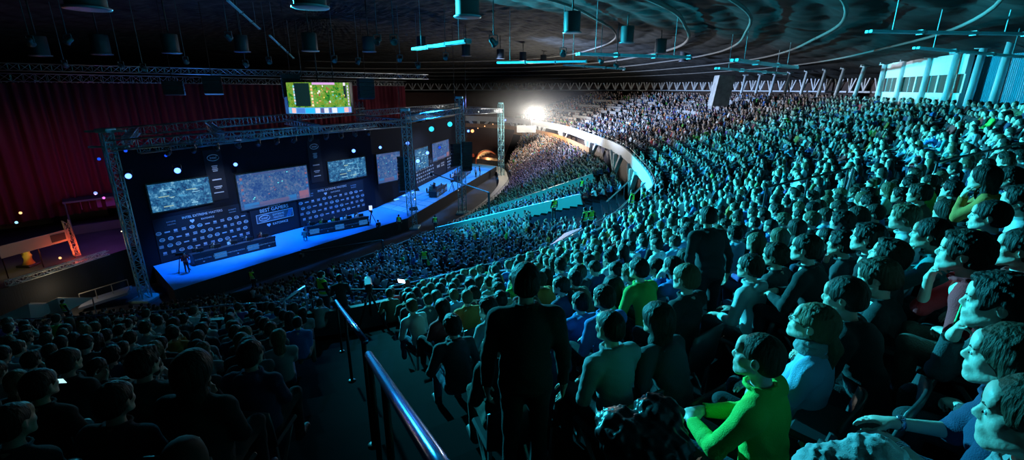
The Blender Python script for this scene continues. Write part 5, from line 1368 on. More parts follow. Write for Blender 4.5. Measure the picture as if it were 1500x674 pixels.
HC = ['black-brown', 'dark brown', 'brown', 'fair brown', 'black', 'chestnut']
ORD = ['front', 'second', 'third', 'fourth', 'fifth', 'sixth', 'seventh', 'eighth', 'ninth', 'tenth', 'eleventh', 'twelfth', 'thirteenth', 'fourteenth', 'fifteenth', 'sixteenth', 'topmost']

def row_seats(fn, s0, s1, r, pitch, aisles):
    S = np.linspace(s0, s1, 3000); P = fn(S, np.full(3000, r)); L = np.r_[0, np.cumsum(np.linalg.norm(np.diff(P, axis=0), axis=1))]
    d = np.arange(.3, L[-1], pitch); s = np.interp(d, L, S); x = np.interp(d, L, P[:, 0]); y = np.interp(d, L, P[:, 1])
    T = np.gradient(P, axis=0); tx = np.interp(d, L, T[:, 0]); ty = np.interp(d, L, T[:, 1]); yaw = np.arctan2(ty, tx)      # facing left of travel = towards the arena
    keep = np.ones(len(d), bool); blk = np.zeros(len(d), int)
    for (a, w) in aisles:
        da = np.interp(a, S, L); keep &= np.abs(d - da) > w; blk += d > da
    return x[keep], y[keep], yaw[keep], s[keep], blk[keep]
# rows seen as (x, y, z floor, yaw, row, tier)
seats = []
for k in range(NU):
    x, y, a, s, b = row_seats(pu, .6, 12.75, (k + .42) / NU, .545, AISLES)
    seats.append(np.c_[x, y, np.full(len(x), zu(k)), a, np.full(len(x), k), s, b, np.zeros(len(x))])
for k in range(NL):
    x, y, a, s, b = row_seats(pl, .4, 12.6, (k + .42) / NL, .55, LAIS)
    seats.append(np.c_[x, y, np.full(len(x), zl(k)), a, np.full(len(x), k), s, b, np.ones(len(x))])
SEAT = np.concatenate(seats)
# heads hidden behind the balcony edge are left out
hx, hy, hd = project(SEAT[:, :3] + [0, 0, 1.2])
ep = np.c_[spl(CF, np.linspace(0, 13, 400)), np.full(400, ZU0 + .55)]; ex, ey, ed = project(ep); okk = ed > 1
o_ = np.argsort(ex[okk]); EX, EY = ex[okk][o_], ey[okk][o_]
edge_y = np.array([EY[np.abs(EX - v) < 14].max() if (np.abs(EX - v) < 14).any() else 9999 for v in range(-60, 1561, 10)])
ey_at = np.interp(hx, np.arange(-60, 1561, 10), edge_y)
vis = (hd > .6) & (hx > -200) & (hx < 1750) & (hy < 760)
low = SEAT[:, 7] == 1
dF = np.hypot(SEAT[:, 0], SEAT[:, 1])
near_edge = SEAT[:, 5] < 8.2
vis &= ~(low & near_edge & (hy > ey_at + 14))
vis &= ~(low & (SEAT[:, 5] > 8.0) & (SEAT[:, 5] < 9.0) & (SEAT[:, 4] > 15))         # the stair opening
vis &= ~(~low & (SEAT[:, 4] >= NU - 1) & (SEAT[:, 5] < 5.2) & (SEAT[:, 5] > 1.4))
SEAT = SEAT[vis]; dist = hd[vis]; hxx = hx[vis]; hyy = hy[vis]
occ = NR.random(len(SEAT)) < np.where(SEAT[:, 7] == 1, .95, .96)
# thinner towards the far curve of the upper tier
far = (SEAT[:, 7] == 0) & (SEAT[:, 5] > 11.3); occ &= ~(far & (NR.random(len(SEAT)) < .22))
EMPTY = SEAT[~occ & (dist < 400)]
SEAT = SEAT[occ]; dist = dist[occ]; hxx = hxx[occ]; hyy = hyy[occ]
order = np.argsort(dist)

# --- hand-placed people: (head px, py, distance, pose, yaw offset, skin, hair, top, legs, label, extra)
def row_pos(px, py, headz=1.22, t=None):
    """floor spot under a seated head seen at px, py"""
    P = at_t(px, py, t) if t else None
    return P
_Sg = np.linspace(1.5, 8, 900); _Rg = np.linspace(-.02, 1.0, 120); _SS, _RR = np.meshgrid(_Sg, _Rg, indexing='ij'); _PP = pu(_SS.ravel(), _RR.ravel())
def bowl_at(x, y):
    d2 = (_PP[:, 0] - x) ** 2 + (_PP[:, 1] - y) ** 2; i = int(np.argmin(d2)); return _SS.ravel()[i], _RR.ravel()[i]
def floor_at(x, y):
    s, r = bowl_at(x, y); return zu(min(NU - 1, max(0, int(r * NU))))
def yaw_at(x, y):
    s, r = bowl_at(x, y); a = pu(np.array(s), np.array(r)); b = pu(np.array(s + .02), np.array(r)); return math.atan2(b[1] - a[1], b[0] - a[0])
HERO = []
def hero(px, py, t, pose, dyaw, skin, hair, top, legs, label, extra=('eyes', 'brows'), h=.007, topm=None, scarfm=None, tn='jacket', sc=1., yaw=None):
    h = h if h > .0075 else (.0075 if t < 3 else .0095 if t < 4.3 else .013)
    key = 'hero%d' % len(HERO); d = fig_parts(key, pose, h); C = d['_r']['_C']
    yw = (yaw if yaw is not None else PI / 4 * 1.0) + dyaw
    off = Euler((0, 0, yw)).to_matrix() @ Vector(C) * sc
    best = None
    for f in np.linspace(.90, 1.30, 41):       # a distance near the judged one that sets the feet on the step and leaves elbow room
        P = at_t(px, py, t * f); b_ = P - off
        gap = min([math.hypot(b_.x - H[3], b_.y - H[4]) for H in HERO if abs(H[5] - b_.z) < 1.] + [9])
        c_ = 3 * max(0, .52 - gap) + abs(b_.z - floor_at(b_.x, b_.y)) * .8 + abs(f - 1) * .9
        if best is None or c_ < best[0]: best = (c_, P, b_)
    P, base = best[1], best[2]
    o = person(key, pose, h, tuple(base), yw, skin, hair, top, legs, label, None, True, sc, tn, extra, topm, scarfm)
    HERO.append((P.x, P.y, P.z, base.x, base.y, base.z, yw, pose.get('stand', False))); return o
greenm = mat('green_sweater', (.12, .62, .08), .85, bump=.4, scale=150)
maroonm = mat('maroon_shirt', (.85, .02, .03), .85, bump=.3, scale=140)
hero(1110, 524, 2.25, dict(hands='clasp', lean=.10, hair='buzz', seed=21, pitch=.02, yaw=.05, curl=.7), .0, 1, 2, 'green', 0, 'man with cropped hair in bright green sweater, hands clasped, beside the front seat back', topm=greenm, tn='sweater')
hero(1190, 476, 2.75, dict(hands='lap', lean=-.02, hair='tail', fem=.6, seed=22, pitch=.22, scarf=1), .0, 1, 3, 'light blue', 1, 'woman with glasses, ponytail and thick pale scarf behind the green sweater man', ('eyes', 'brows', 'glasses'), tn='top')
hero(1410, 372, 2.85, dict(hands='chin', lean=.38, hair='messy', seed=23, pitch=.05, hood=1, curl=1.1, sleeve=.6), .02, 1, 1, 'maroon', 3, 'young man in maroon shirt with green sleeve stripe resting chin on fist', topm=maroonm, tn='shirt')
hero(1462, 446, 2.1, dict(hands='chin', lean=.30, hair='messy', seed=24, pitch=-.02, curl=1.2), .05, 1, 0, 'charcoal', 1, 'dark-haired man in dark jacket holding his chin, below the maroon shirt man')
hero(1476, 528, 1.95, dict(hands={-1: ((-.06, .38, .70), (.25, .95, -.1), (.2, 0, -1)), 1: ((.07, .40, .72), (-.2, .97, -.12), (-.2, 0, -1))}, lean=.14, hair='long', fem=1, seed=25, sleeve=.55), .02, 1, 2, 'navy', 0, 'woman with long brown hair, bare forearms and a wristwatch on her knees')
hero(1513, 618, 1.45, dict(hands='lap', lean=.05, hair='short', seed=26, pitch=-.05), .05, 1, 2, 'grey', 2, 'big close face with brown hair cut off by the lower corner of the view')
hero(1493, 366, 2.55, dict(hands='lap', lean=.1, hair='short', seed=27), .0, 3, 0, 'red', 1, 'dark-haired man leaning out past the maroon shirt man, at the picture edge')
hero(1362, 345, 3.5, dict(hands='chin2', lean=.35, hair='short', seed=28), -.05, 2, 0, 'teal', 1, 'man in teal shirt biting his hand behind the maroon shirt man', tn='shirt')
hero(1300, 376, 3.3, dict(hands='lap', lean=-.02, hair='messy', seed=29, pitch=.25), .0, 1, 1, 'charcoal', 1, 'man tilting his pale face up, dark hair, left of the seat backs row')
hero(1270, 350, 3.6, dict(hands='lap', lean=.08, hair='messy', seed=30, pitch=.05), .0, 1, 0, 'black', 1, 'dark-haired man in profile just behind the man tilting his face up')
hero(1285, 408, 3.3, dict(hands='lap', lean=.18, hair='messy', seed=31, pitch=-.2), .0, 1, 2, 'black', 1, 'brown-haired head bowed forward just above the scarf woman', ())
hero(1236, 436, 3.25, dict(hands='clasp', lean=.30, hair='short', seed=32, pitch=-.1), .0, 2, 1, 'black', 1, 'dark head leaning forward between scarf woman and bowed brown-haired one', ())
hero(1180, 365, 4.2, dict(hands='clasp', lean=.2, hair='short', seed=33, sleeve=1), -.05, 1, 1, 'black', 1, 'short-haired man in black seen from behind his ear, centre right rows')
hero(1232, 358, 4.2, dict(hands='chin', lean=.30, hair='messy', seed=34, curl=1.1), -.05, 2, 0, 'charcoal', 1, 'dark-haired youth resting his jaw on a raised fist')
hero(1098, 392, 4.4, dict(hands='knees', lean=.12, hair='short', seed=35, hood=1), -.1, 1, 1, 'pale grey', 1, 'dark-haired man in pale grey hooded sweater in front of the standing dark man', tn='hooded_sweater')
hero(1004, 408, 3.9, dict(hands='lap', lean=.02, hair='short', seed=36), -.15, 1, 3, 'black', 1, 'fair-haired man in black below the standing dark man')
hero(1135, 375, 4.6, dict(hands='lap', lean=.02, hair='messy', seed=37), -.1, 2, 5, 'charcoal', 0, 'chestnut-haired man right of the pale grey hooded sweater')
hero(893, 480, 3.6, dict(hands='lap', lean=.10, hair='buzz', seed=38, hood=2), -.25, 2, 0, 'grey', 1, 'man with cropped dark hair in grey jumper, alone at the dark aisle end', tn='jumper')
hero(884, 437, 4.6, dict(hands='lap', lean=.10, hair='short', seed=39, hood=1), -.25, 2, 1, 'blue', 1, 'person in blue hooded jacket just in front of the cropped grey-jumper man')
hero(962, 470, 3.4, dict(hands='lap', lean=.35, hair='hood', seed=40), -.2, 2, 1, 'charcoal', 1, 'person bending forward in dark hood between the grey jumper and green sweater')
hero(662, 478, 5.4, dict(hands='knees', lean=.15, hair='messy', seed=41, hood=1), -.3, 2, 1, 'charcoal', 2, 'dark-jacketed person in the aisle-end seat right of the handrail', ())
hero(935, 395, 5.2, dict(hands='phone', lean=.25, hair='short', seed=42), -.2, 1, 0, 'green', 1, 'person in green collar leaning forward, left of the fair-haired man in black')
hero(1345, 285, 5.6, dict(hands='lap', lean=.1, hair='messy', seed=43), .0, 2, 5, 'brown', 1, 'dark-haired man in brown checked jacket, left of the gap in the rows', ())
hero(1448, 318, 3.9, dict(hands='knees', lean=.12, hair='short', seed=44, hood=2), .0, 1, 0, 'navy', 1, 'man in navy jacket with short dark hair above the maroon shirt man')
hero(1478, 262, 5.4, dict(hands='lap', lean=.15, hair='short', seed=45), .0, 1, 0, 'navy', 1, 'dark-haired person in navy at the picture edge, beside an orange jacket', ())
hero(1440, 262, 5.6, dict(hands='chin2', lean=.25, hair='hood', seed=46), .0, 1, 0, 'orange', 1, 'person in orange hooded jacket holding both hands to the face', ())
# standing ones
hero(1036, 318, 5.5, dict(stand=True, hands='down', lean=.22, hair='cap', seed=50, fat=1), -.4, 2, 4, 'black', 1, 'big man in dark jacket and cap standing up amid the seated rows', (), .01, yaw=.6)
hero(770, 414, 3.25, dict(stand=True, hands='down', lean=.05, hair='short', seed=51, fat=1), -.35, 2, 4, 'black', 1, 'dark silhouette of a person standing in the rows near the stair aisle', (), .01, yaw=.4)
# dim left block, backs of heads
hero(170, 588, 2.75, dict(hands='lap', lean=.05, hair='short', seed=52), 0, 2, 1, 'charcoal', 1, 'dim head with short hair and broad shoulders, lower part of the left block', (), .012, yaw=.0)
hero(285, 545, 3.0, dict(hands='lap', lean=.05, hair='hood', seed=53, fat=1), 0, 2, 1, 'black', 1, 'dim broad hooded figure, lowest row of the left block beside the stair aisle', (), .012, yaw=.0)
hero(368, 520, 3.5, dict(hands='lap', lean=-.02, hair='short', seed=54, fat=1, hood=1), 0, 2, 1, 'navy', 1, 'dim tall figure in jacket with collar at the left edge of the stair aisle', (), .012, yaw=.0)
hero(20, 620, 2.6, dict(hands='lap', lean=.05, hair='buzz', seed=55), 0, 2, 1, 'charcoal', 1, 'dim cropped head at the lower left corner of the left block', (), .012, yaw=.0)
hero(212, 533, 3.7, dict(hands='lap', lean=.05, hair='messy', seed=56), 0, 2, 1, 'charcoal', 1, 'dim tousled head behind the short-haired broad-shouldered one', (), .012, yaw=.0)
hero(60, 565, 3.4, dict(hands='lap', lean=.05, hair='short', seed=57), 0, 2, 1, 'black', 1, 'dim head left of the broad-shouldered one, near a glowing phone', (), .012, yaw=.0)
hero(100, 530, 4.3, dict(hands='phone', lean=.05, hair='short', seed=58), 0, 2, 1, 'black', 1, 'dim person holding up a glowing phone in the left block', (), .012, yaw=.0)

# details of the closest people
def on_hero(i): H = HERO[i]; return Vector(H[3:6]), H[6]
def hero_world(i, p): b, yw = on_hero(i); return b + Euler((0, 0, yw)).to_matrix() @ Vector(p)
byl = {o['label']: o for o in bpy.data.objects if 'label' in o}
def child_of(lbl, mb, name, m, smooth=True): return mb.build(name, m, byl[lbl], smooth)
W_ = [o for o in byl if o.startswith('woman with long brown')][0]; r = _fig['hero4']['_r']
w = r['_wr'][1]; e1 = r['_elb'][1]; dr = Vector(unit(w - e1)); Mx = dr.to_track_quat('Z', 'Y').to_matrix()
MB().lathe([(.028, -.012), (.030, 0), (.028, .012)], 16, Vector(w) - dr * .02, Mx).ball(Vector(w) - dr * .02 + Vector((0, 0, .032)), (.018, .018, .008)).build('wristwatch', mat('watch', (.5, .45, .6), .2, .8), byl[W_], True)
w = r['_wr'][-1]; e1 = r['_elb'][-1]; dr = Vector(unit(w - e1)); Mx = dr.to_track_quat('Z', 'Y').to_matrix()
b = MB()
for q in range(4): b.tube([Vector(w) - dr * (.015 + q * .008) + Mx @ Vector((.029 * math.cos(t), .029 * math.sin(t), .002 * math.sin(3 * t))) for t in np.linspace(0, 2 * PI, 16, endpoint=False)], .003, 5, closed=True)
b.build('bracelet', mat('bracelet', (.7, .7, .72), .2, .8), byl[W_], True)
# green stripe on the maroon sleeve
L_ = [o for o in byl if o.startswith('young man in maroon')][0]; r = _fig['hero2']['_r']; stm = mat('stripe_green', (.08, .6, .2), .8)
for s in (-1, 1):
    sh_ = Vector(r['_neck']) + Vector((s * .185, -.02, -.05)); el_ = Vector(r['_elb'][s]); dd_ = el_ - sh_; o_s = Vector((s * .062, .012, .012)); b = MB()
    for k in (-1, 1): b.tube([sh_ + dd_ * f + Vector((s * (.061 - .006 * f), .012 + k * .011, .012)) for f in np.linspace(.05, .72, 8)], .0075, 5)
    b.build('sleeve_stripe', stm, byl[L_], True)

HP = np.array([(h[3], h[4]) for h in HERO]); HPs = np.array([(h[0], h[1], h[2]) for h in HERO])
def near_hero(x, y, z, dist_):
    """too close to a hand-placed person, or standing right in front of one's face"""
    if np.min(np.hypot(HP[:, 0] - x, HP[:, 1] - y)) < .50: return True
    return False
# ordinary rows: the nearest as individuals, the others as one crowd
N_IND = 300 - len(HERO) - 34
keepm = np.array([not near_hero(SEAT[i, 0], SEAT[i, 1], 0, dist[i]) and np.hypot(SEAT[i, 0], SEAT[i, 1]) > 1.55 for i in range(len(SEAT))])
hpx, hpy, hpd = project(HPs)
for i in range(len(SEAT)):
    if keepm[i] and dist[i] < 6:
        for j in range(len(HERO)):
            if dist[i] < hpd[j] - .1 and hpd[j] < 4.5 and abs(hxx[i] - hpx[j]) < 75 * 1.6 / max(dist[i], .8) + 20 and abs(hyy[i] - hpy[j]) < 95 * 1.6 / max(dist[i], .8) + 30: keepm[i] = False; break
idx = [i for i in order if keepm[i]]
inview = [i for i in idx if -30 < hxx[i] < 1530 and hyy[i] < 700]
ind = inview[:N_IND]; rest = set(idx) - set(ind)
side = {0: 0}
used = {}
for i in ind:
    x, y, z, yw, k, s, blk, tier = SEAT[i]; d_ = dist[i]
    q = R_.randrange(12); pose = AMBASE[q]; top = R_.choice(COMMON)
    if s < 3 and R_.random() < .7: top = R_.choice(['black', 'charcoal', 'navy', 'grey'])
    h_ = .013 if d_ < 5 else .019
    hc = R_.randrange(6)
    # how many seats along the row from the main aisle
    along = abs(hxx[i] - 520)
    blockn = 'left of' if s < 3 else 'right of'
    key = (int(k), s < 3); used.setdefault(key, []).append(i)
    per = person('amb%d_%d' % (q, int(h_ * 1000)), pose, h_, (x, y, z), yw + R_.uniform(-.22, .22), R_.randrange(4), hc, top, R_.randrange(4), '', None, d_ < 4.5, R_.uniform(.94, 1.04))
    per['_k'] = int(k); per['_s'] = float(s); per['_q'] = q; per['_top'] = top; per['_hc'] = hc; per['_d'] = float(dist[i])
# labels that single each one out: row counted from the front rail, place counted from the stair aisle
inds = [o for o in bpy.data.objects if '_k' in o]
from collections import defaultdict
g_ = defaultdict(list)
for o in inds: g_[(o['_k'], o['_s'] < 3)].append(o)
def ordn(n): return {1: 'first', 2: 'second', 3: 'third', 4: 'fourth', 5: 'fifth', 6: 'sixth', 7: 'seventh', 8: 'eighth', 9: 'ninth', 10: 'tenth', 11: 'eleventh', 12: 'twelfth', 13: 'thirteenth', 14: 'fourteenth'}.get(n, '%dth' % n)
for (k, left), L in g_.items():
    L.sort(key=lambda o: abs(o['_s'] - 3))
    for n, o in enumerate(L):
        hair = AMBASE[o['_q']]['hair']; cl = {'black': 'black', 'charcoal': 'dark grey'}.get(o['_top'], o['_top'])
        who = 'woman' if AMBASE[o['_q']].get('fem') else 'person'
        hd_ = 'dark hood' if hair == 'hood' else HN[hair] + ' ' + ('dark' if o['_hc'] != 3 else 'fair') + ' hair'
        o['label'] = '%s in %s, %s, %s row from balcony rail, %s %s of stairs' % (who, cl, hd_, ORD[k], ordn(n + 1), 'left' if left else 'right')
        o['group'] = 'audience in the %s block of the balcony' % ('dim left' if left else 'teal-lit right')
for o in inds:
    for k in ('_k', '_s', '_q', '_top', '_hc', '_d'): del o[k]

# the rest: one crowd
LODS = {}
for lv, h_ in ((0, .036), (1, .054), (2, .078)):
    LODS[lv] = [lod(AMBASE[q], h_) for q in (0, 1, 2, 3, 5, 9)]
print('lod verts', [[len(a[0]) for a in LODS[l]] for l in LODS])
pal = np.array([CLOTHC[c] for c in COMMON]); hpal = np.array(HAIRC); spal = np.array([(.62, .42, .33), (.70, .50, .41), (.55, .36, .27), (.66, .46, .38)]); tpal = np.array([(.03, .05, .10), (.015, .015, .02), (.06, .09, .16), (.10, .09, .07)])
rest = np.array(sorted(rest)); rest = rest[(SEAT[rest, 7] == 1) | (dist[rest] > 1.)]
lvl = np.where(dist[rest] < 15, 0, np.where(dist[rest] < 32, 1, 2)); var = NR.integers(0, 6, len(rest))
Vs, Fs, Cs = [], [], []; base = 0
for l in (0, 1, 2):
    for v in range(6):
        I = rest[(lvl == l) & (var == v)]
        if not len(I): continue
        V0, F0, K0 = LODS[l][v]; n = len(I)
        yw = SEAT[I, 3] + NR.normal(0, .18, n); sc = NR.uniform(.93, 1.06, n); c, s_ = np.cos(yw) * sc, np.sin(yw) * sc
        X = V0[None, :, 0] * c[:, None] - V0[None, :, 1] * s_[:, None] + SEAT[I, 0][:, None] + NR.normal(0, .06, n)[:, None]
        Y = V0[None, :, 0] * s_[:, None] + V0[None, :, 1] * c[:, None] + SEAT[I, 1][:, None] + NR.normal(0, .09, n)[:, None]
        Z = V0[None, :, 2] * sc[:, None] + SEAT[I, 2][:, None]
        Vs.append(np.stack([X, Y, Z], -1).reshape(-1, 3).astype(np.float32)); Fs.append((F0[None] + base + (np.arange(n) * len(V0))[:, None, None]).reshape(-1, 4)); base += n * len(V0)
        colr = np.zeros((n, 4, 3)); colr[:, 0] = spal[NR.integers(0, 4, n)]; colr[:, 1] = hpal[NR.integers(0, 6, n)]; colr[:, 2] = NR.uniform(.6, 1.1, n)[:, None] * pal[NR.integers(0, len(pal), n)]; colr[:, 3] = tpal[NR.integers(0, 4, n)]
        Cs.append(colr[:, K0].reshape(-1, 3))
Vc = np.concatenate(Vs); Fc = np.concatenate(Fs); Cc = np.concatenate(Cs)
print('crowd', len(rest), np.bincount(lvl), 'ind maxdist', dist[ind].max(), 'verts', len(Vc), 'faces', len(Fc))
me = np_mesh('audience_crowd', Vc, Fc, True)
at_ = me.attributes.new('cloth', 'FLOAT_COLOR', 'FACE'); at_.data.foreach_set('color', np.c_[Cc, np.ones(len(Cc))].astype(np.float32).ravel())
cm_ = bpy.data.materials.new('crowd_clothes'); cm_.use_nodes = True; nt = cm_.node_tree; an = nt.nodes.new('ShaderNodeAttribute'); an.attribute_name = 'cloth'; nt.links.new(an.outputs['Color'], nt.nodes['Principled BSDF'].inputs['Base Color']); nt.nodes['Principled BSDF'].inputs['Roughness'].default_value = .8
o = link('audience_crowd', me, cm_); tag(o, 'dense seated audience filling the far rows of both tiers', 'crowd', kind='stuff')

# ---- seats
seatm = mat('seat_plastic', (.03, .035, .04), .4, bump=.1); legm = mat('seat_leg', (.45, .5, .5), .35, .8)
def seat_meshes():
    V = []; F = []
    # backrest: curved shell
    b = MB(); n = 9
    for k in range(n + 1):
        f = k / n * 2 - 1; x = f * .225; yb = -.17 - .045 * (1 - f * f)
        for (z, dy) in ((.42, .0), (.62, -.02), (.84, -.05)):
            zz = z - (.05 * f * f if z > .8 else 0); b.v += [(x, yb + dy, zz), (x, yb + dy - .025, zz)]
    for k in range(n):
        a = k * 6; c = a + 6
        for r in (0, 2): b.f += [(a + r, a + r + 2, c + r + 2, c + r), (a + r + 1, c + r + 1, c + r + 3, a + r + 3)]
        b.f += [(a + 4, a + 5, c + 5, c + 4), (a, c, c + 1, a + 1)]
    b.f += [(0, 1, 3, 2), (2, 3, 5, 4)]; e_ = n * 6; b.f += [(e_, e_ + 2, e_ + 3, e_ + 1), (e_ + 2, e_ + 4, e_ + 5, e_ + 3)]
    p = MB().box((0, .03, .405), (.44, .42, .05), None, .02)
    lg = lambda s: MB().bar((s * .19, -.14, 0), (s * .19, -.16, .42), .03).bar((s * .19, -.14, .02), (s * .19, .16, .38), .025)
    return b.mesh('seat_back', True), p.mesh('seat_pan'), lg(-1).mesh('seat_leg'), lg(1).mesh('seat_leg')
SM = seat_meshes()
for m_, mm in zip(SM, (seatm, seatm, legm, legm)): m_.materials.append(mm)
def arena_seat(x, y, z, yaw, label, group='arena seats with dark shells', dz=0.):
    e = empty('arena_seat', (x, y, z), yaw)
    for nm, me_ in zip(('backrest', 'seat_pan', 'leg', 'leg'), SM):
        o = bpy.data.objects.new(nm, me_); COL.objects.link(o); o.parent = e
    tag(e, label, 'seat', group); return e
ns = 0
for j, H in enumerate(HERO):
    if H[7] or HERO[j][2] > 0: continue
    if hpd[j] < 4.9:
        nm = [o['label'] for o in bpy.data.objects if o.name.startswith('person') and 'label' in o and (Vector(H[3:6]) - o.location).length < .01][0]
        arena_seat(H[3], H[4], H[5], H[6], 'dark seat of the ' + ' '.join(nm.split(',')[0].split()[:9]), None)
for o, nm in [(o, o['label']) for o in inds]:
    d_ = math.hypot(o.location.x, o.location.y)
    rp = nm.split(', ')[-1]
    if ('right of stairs' in nm and d_ < 8 and rp.split()[0] in ('first', 'second')) or d_ < 4.2:
        arena_seat(o.location.x, o.location.y, o.location.z, o.rotation_euler.z, 'dark seat with pale metal legs, %s, %s' % (nm.split(', ')[-2], rp), None)
# light coloured empty seats far up
es = EMPTY[(EMPTY[:, 7] == 0)]
b = MB(); 
Sx = []
for s_a, s_b, ks in ((10.4, 11.1, (9, 11, 13, 14)), (11.5, 12.2, (2, 4, 6, 7, 9, 10, 12, 13)), (9.6, 10.0, (12, 14)), (11.45, 12.6, (3, 5, 8, 11))):
    for k in ks:
        S = np.linspace(s_a + R_.uniform(0, .15), s_b - R_.uniform(0, .2), 10); P = pu(S, np.full(10, (k + .25) / NU))
        for a, c in zip(P[:-1], P[1:]):
            if R_.random() < .5: Sx.append((a, c, zu(k)))
for a, c, z in Sx: b.bar((a[0], a[1], z + 1.0), (c[0], c[1], z + 1.0), .06, .5)
o = b.build('empty_seat_rows', mat('seat_pale', (.34, .33, .33), .6)); tag(o, 'stretches of pale empty seat backs in the farthest crowd', 'seats', kind='stuff')
# rows of dark empty seats behind the stage
b = MB()
for k in range(1, NU):
    S = np.linspace(12.9, 17.5, 60); P = pu(S, np.full(60, (k + .3) / NU))
    for a, c in zip(P[:-1], P[1:]): b.bar((a[0], a[1], zu(k) + .65), (c[0], c[1], zu(k) + .65), .08, .55)
for k in range(2, NL, 1):
    S = np.linspace(12.8, 17, 50); P = pl(S, np.full(50, (k + .3) / NL))
    for a, c in zip(P[:-1], P[1:]): b.bar((a[0], a[1], zl(k) + .65), (c[0], c[1], zl(k) + .65), .08, .55)
o = b.build('empty_seat_rows', mat('seat_dark_brown', (.10, .05, .04), .7)); tag(o, 'dark rows of unoccupied seats behind the far end of the stage', 'seats', kind='stuff')

# ---- stewards in yellow vests
VP = dict(stand=True, hands='down', hair='short', seed=3)
def steward(px, py, t, yaw, lab):
    P = at_t(px, py, t); d = fig_parts('stew', VP, .022); C = d['_r']['_C']
    base = P - Euler((0, 0, yaw)).to_matrix() @ Vector(C)
    o = person('stew', VP, .022, tuple(base), yaw, 1, 0, 'black', 1, lab, 'stewards in yellow vests')
    if 'vest' not in _fig:
        g = Grid((-.30, -.22, .84), (.30, .26, 1.50), .022); hip = np.array([0, 0, .93]); up = np.array([0, math.sin(-.1), math.cos(-.1)]); chest = hip + up * .30; top_ = hip + up * .52
        g.ell(chest + up * .04, (.185, .138, .21), None, .05); g.ell(hip + up * .10, (.175, .14, .18), None, .05); g.cone(top_ + np.array([-.13, 0, -.03]), top_ + np.array([.13, 0, -.03]), .085, .085, .04)
        g.cone(top_ + np.array([0, .02, .12]), top_ + np.array([0, 0, -.01]), .09, .06, .01, 'sub')
        me_ = np_mesh('vest', *g.mesh(), smooth=True); me_.materials.append(hivis); _fig['vest'] = me_
        bm_ = MB()
        for zz in (.98, 1.14): bm_.lathe([(.19, -.03), (.195, 0), (.19, .03)], 20, (0, -.015, zz), Matrix(((1, 0, 0), (0, .78, 0), (0, 0, 1))))
        _fig['band'] = bm_.mesh('band', True); _fig['band'].materials.append(hivisband)
    v = bpy.data.objects.new('safety_vest', _fig['vest']); COL.objects.link(v); v.parent = o
    w_ = bpy.data.objects.new('reflective_band', _fig['band']); COL.objects.link(w_); w_.parent = v
    return o
for px, py, t, yaw, lab in [(857, 307, 27, .9, 'steward in yellow vest before the pale stair parapet, left one of the close pair'), (866, 306, 27.5, .4, 'steward in yellow vest before the pale stair parapet, right one of the close pair'), (926, 281, 27, 1., 'steward in yellow vest at the curving balcony edge, left one'), (943, 279, 27.5, .8, 'steward in yellow vest at the curving balcony edge, right one'), (812, 291, 34, .5, 'steward in yellow vest between the two teal block walls'), (852, 263, 46, .6, 'steward in yellow vest above the upper teal block wall'), (471, 403, 15, -.6, 'steward in yellow vest on the dark platform below the stair handrail'), (621, 366, 33, .2, 'steward in yellow vest in the blue-lit floor crowd'), (368, 396, 35, -.2, 'steward in yellow vest in the dark strip before the stage'), (584, 316, 52, .1, 'tiny steward in yellow vest near the second tower foot'), (637, 317, 50, .1, 'tiny steward in yellow vest by the third tower foot'), (92, 442, 30, -.3, 'steward in yellow vest at the dim front rail beside the canopies'), (937, 196, 66, .9, 'tiny steward in yellow vest on the white balcony front')]:
    steward(px, py, t, yaw, lab)
# parapet at the stair opening and the dark platform
par = mat('parapet_pale', (.20, .24, .30), .5)
def slab(pts, th, name, m, lab, cat):
    pts = [Vector(p) for p in pts]; k = len(pts); nrm_ = (pts[1] - pts[0]).cross(pts[2] - pts[0]).normalized() * th
    o = MB().add(pts + [p + nrm_ for p in pts], [tuple(range(k))[::-1], tuple(k + i for i in range(k))] + [(a, (a + 1) % k, k + (a + 1) % k, k + a) for a in range(k)]).build(name, m); tag(o, lab, cat); return o
slab([at_t(802, 362, 24), at_t(828, 341, 27), at_t(858, 331, 28), at_t(862, 345, 27), at_t(838, 358, 25), at_t(806, 374, 23)], .15, 'stair_parapet', par, 'pale blue-lit parapet of the stair opening beneath the stewards', 'parapet')
slab([at_t(868, 332, 27.5), at_t(886, 350, 25), at_t(882, 356, 24.8), at_t(864, 342, 27)], .15, 'stair_parapet', par, 'small pale wedge parapet right of the stewards', 'parapet')
for (a, b_, l) in (((862, 352, 23), (945, 268, 33), 'dark sloping stair rail rising from the parapet along the opening'), ((888, 296, 33), (925, 262, 38), 'second dark sloping rail in the stair opening')):
    e = empty('stair_rail', tuple(at_t(*a))); o0 = Vector(e.location); MB().tube([(0, 0, 0), at_t(*b_) - o0], .05, 8).build('rail_tube', mat('rail_bronze', (.12, .09, .07), .5), e)
    for f in (.1, .4, .7, .95): p = (at_t(*b_) - o0) * f; MB().tube([p, p - Vector((0, 0, 1.1))], .035, 6).build('post', black, e)
    tag(e, l, 'railing')
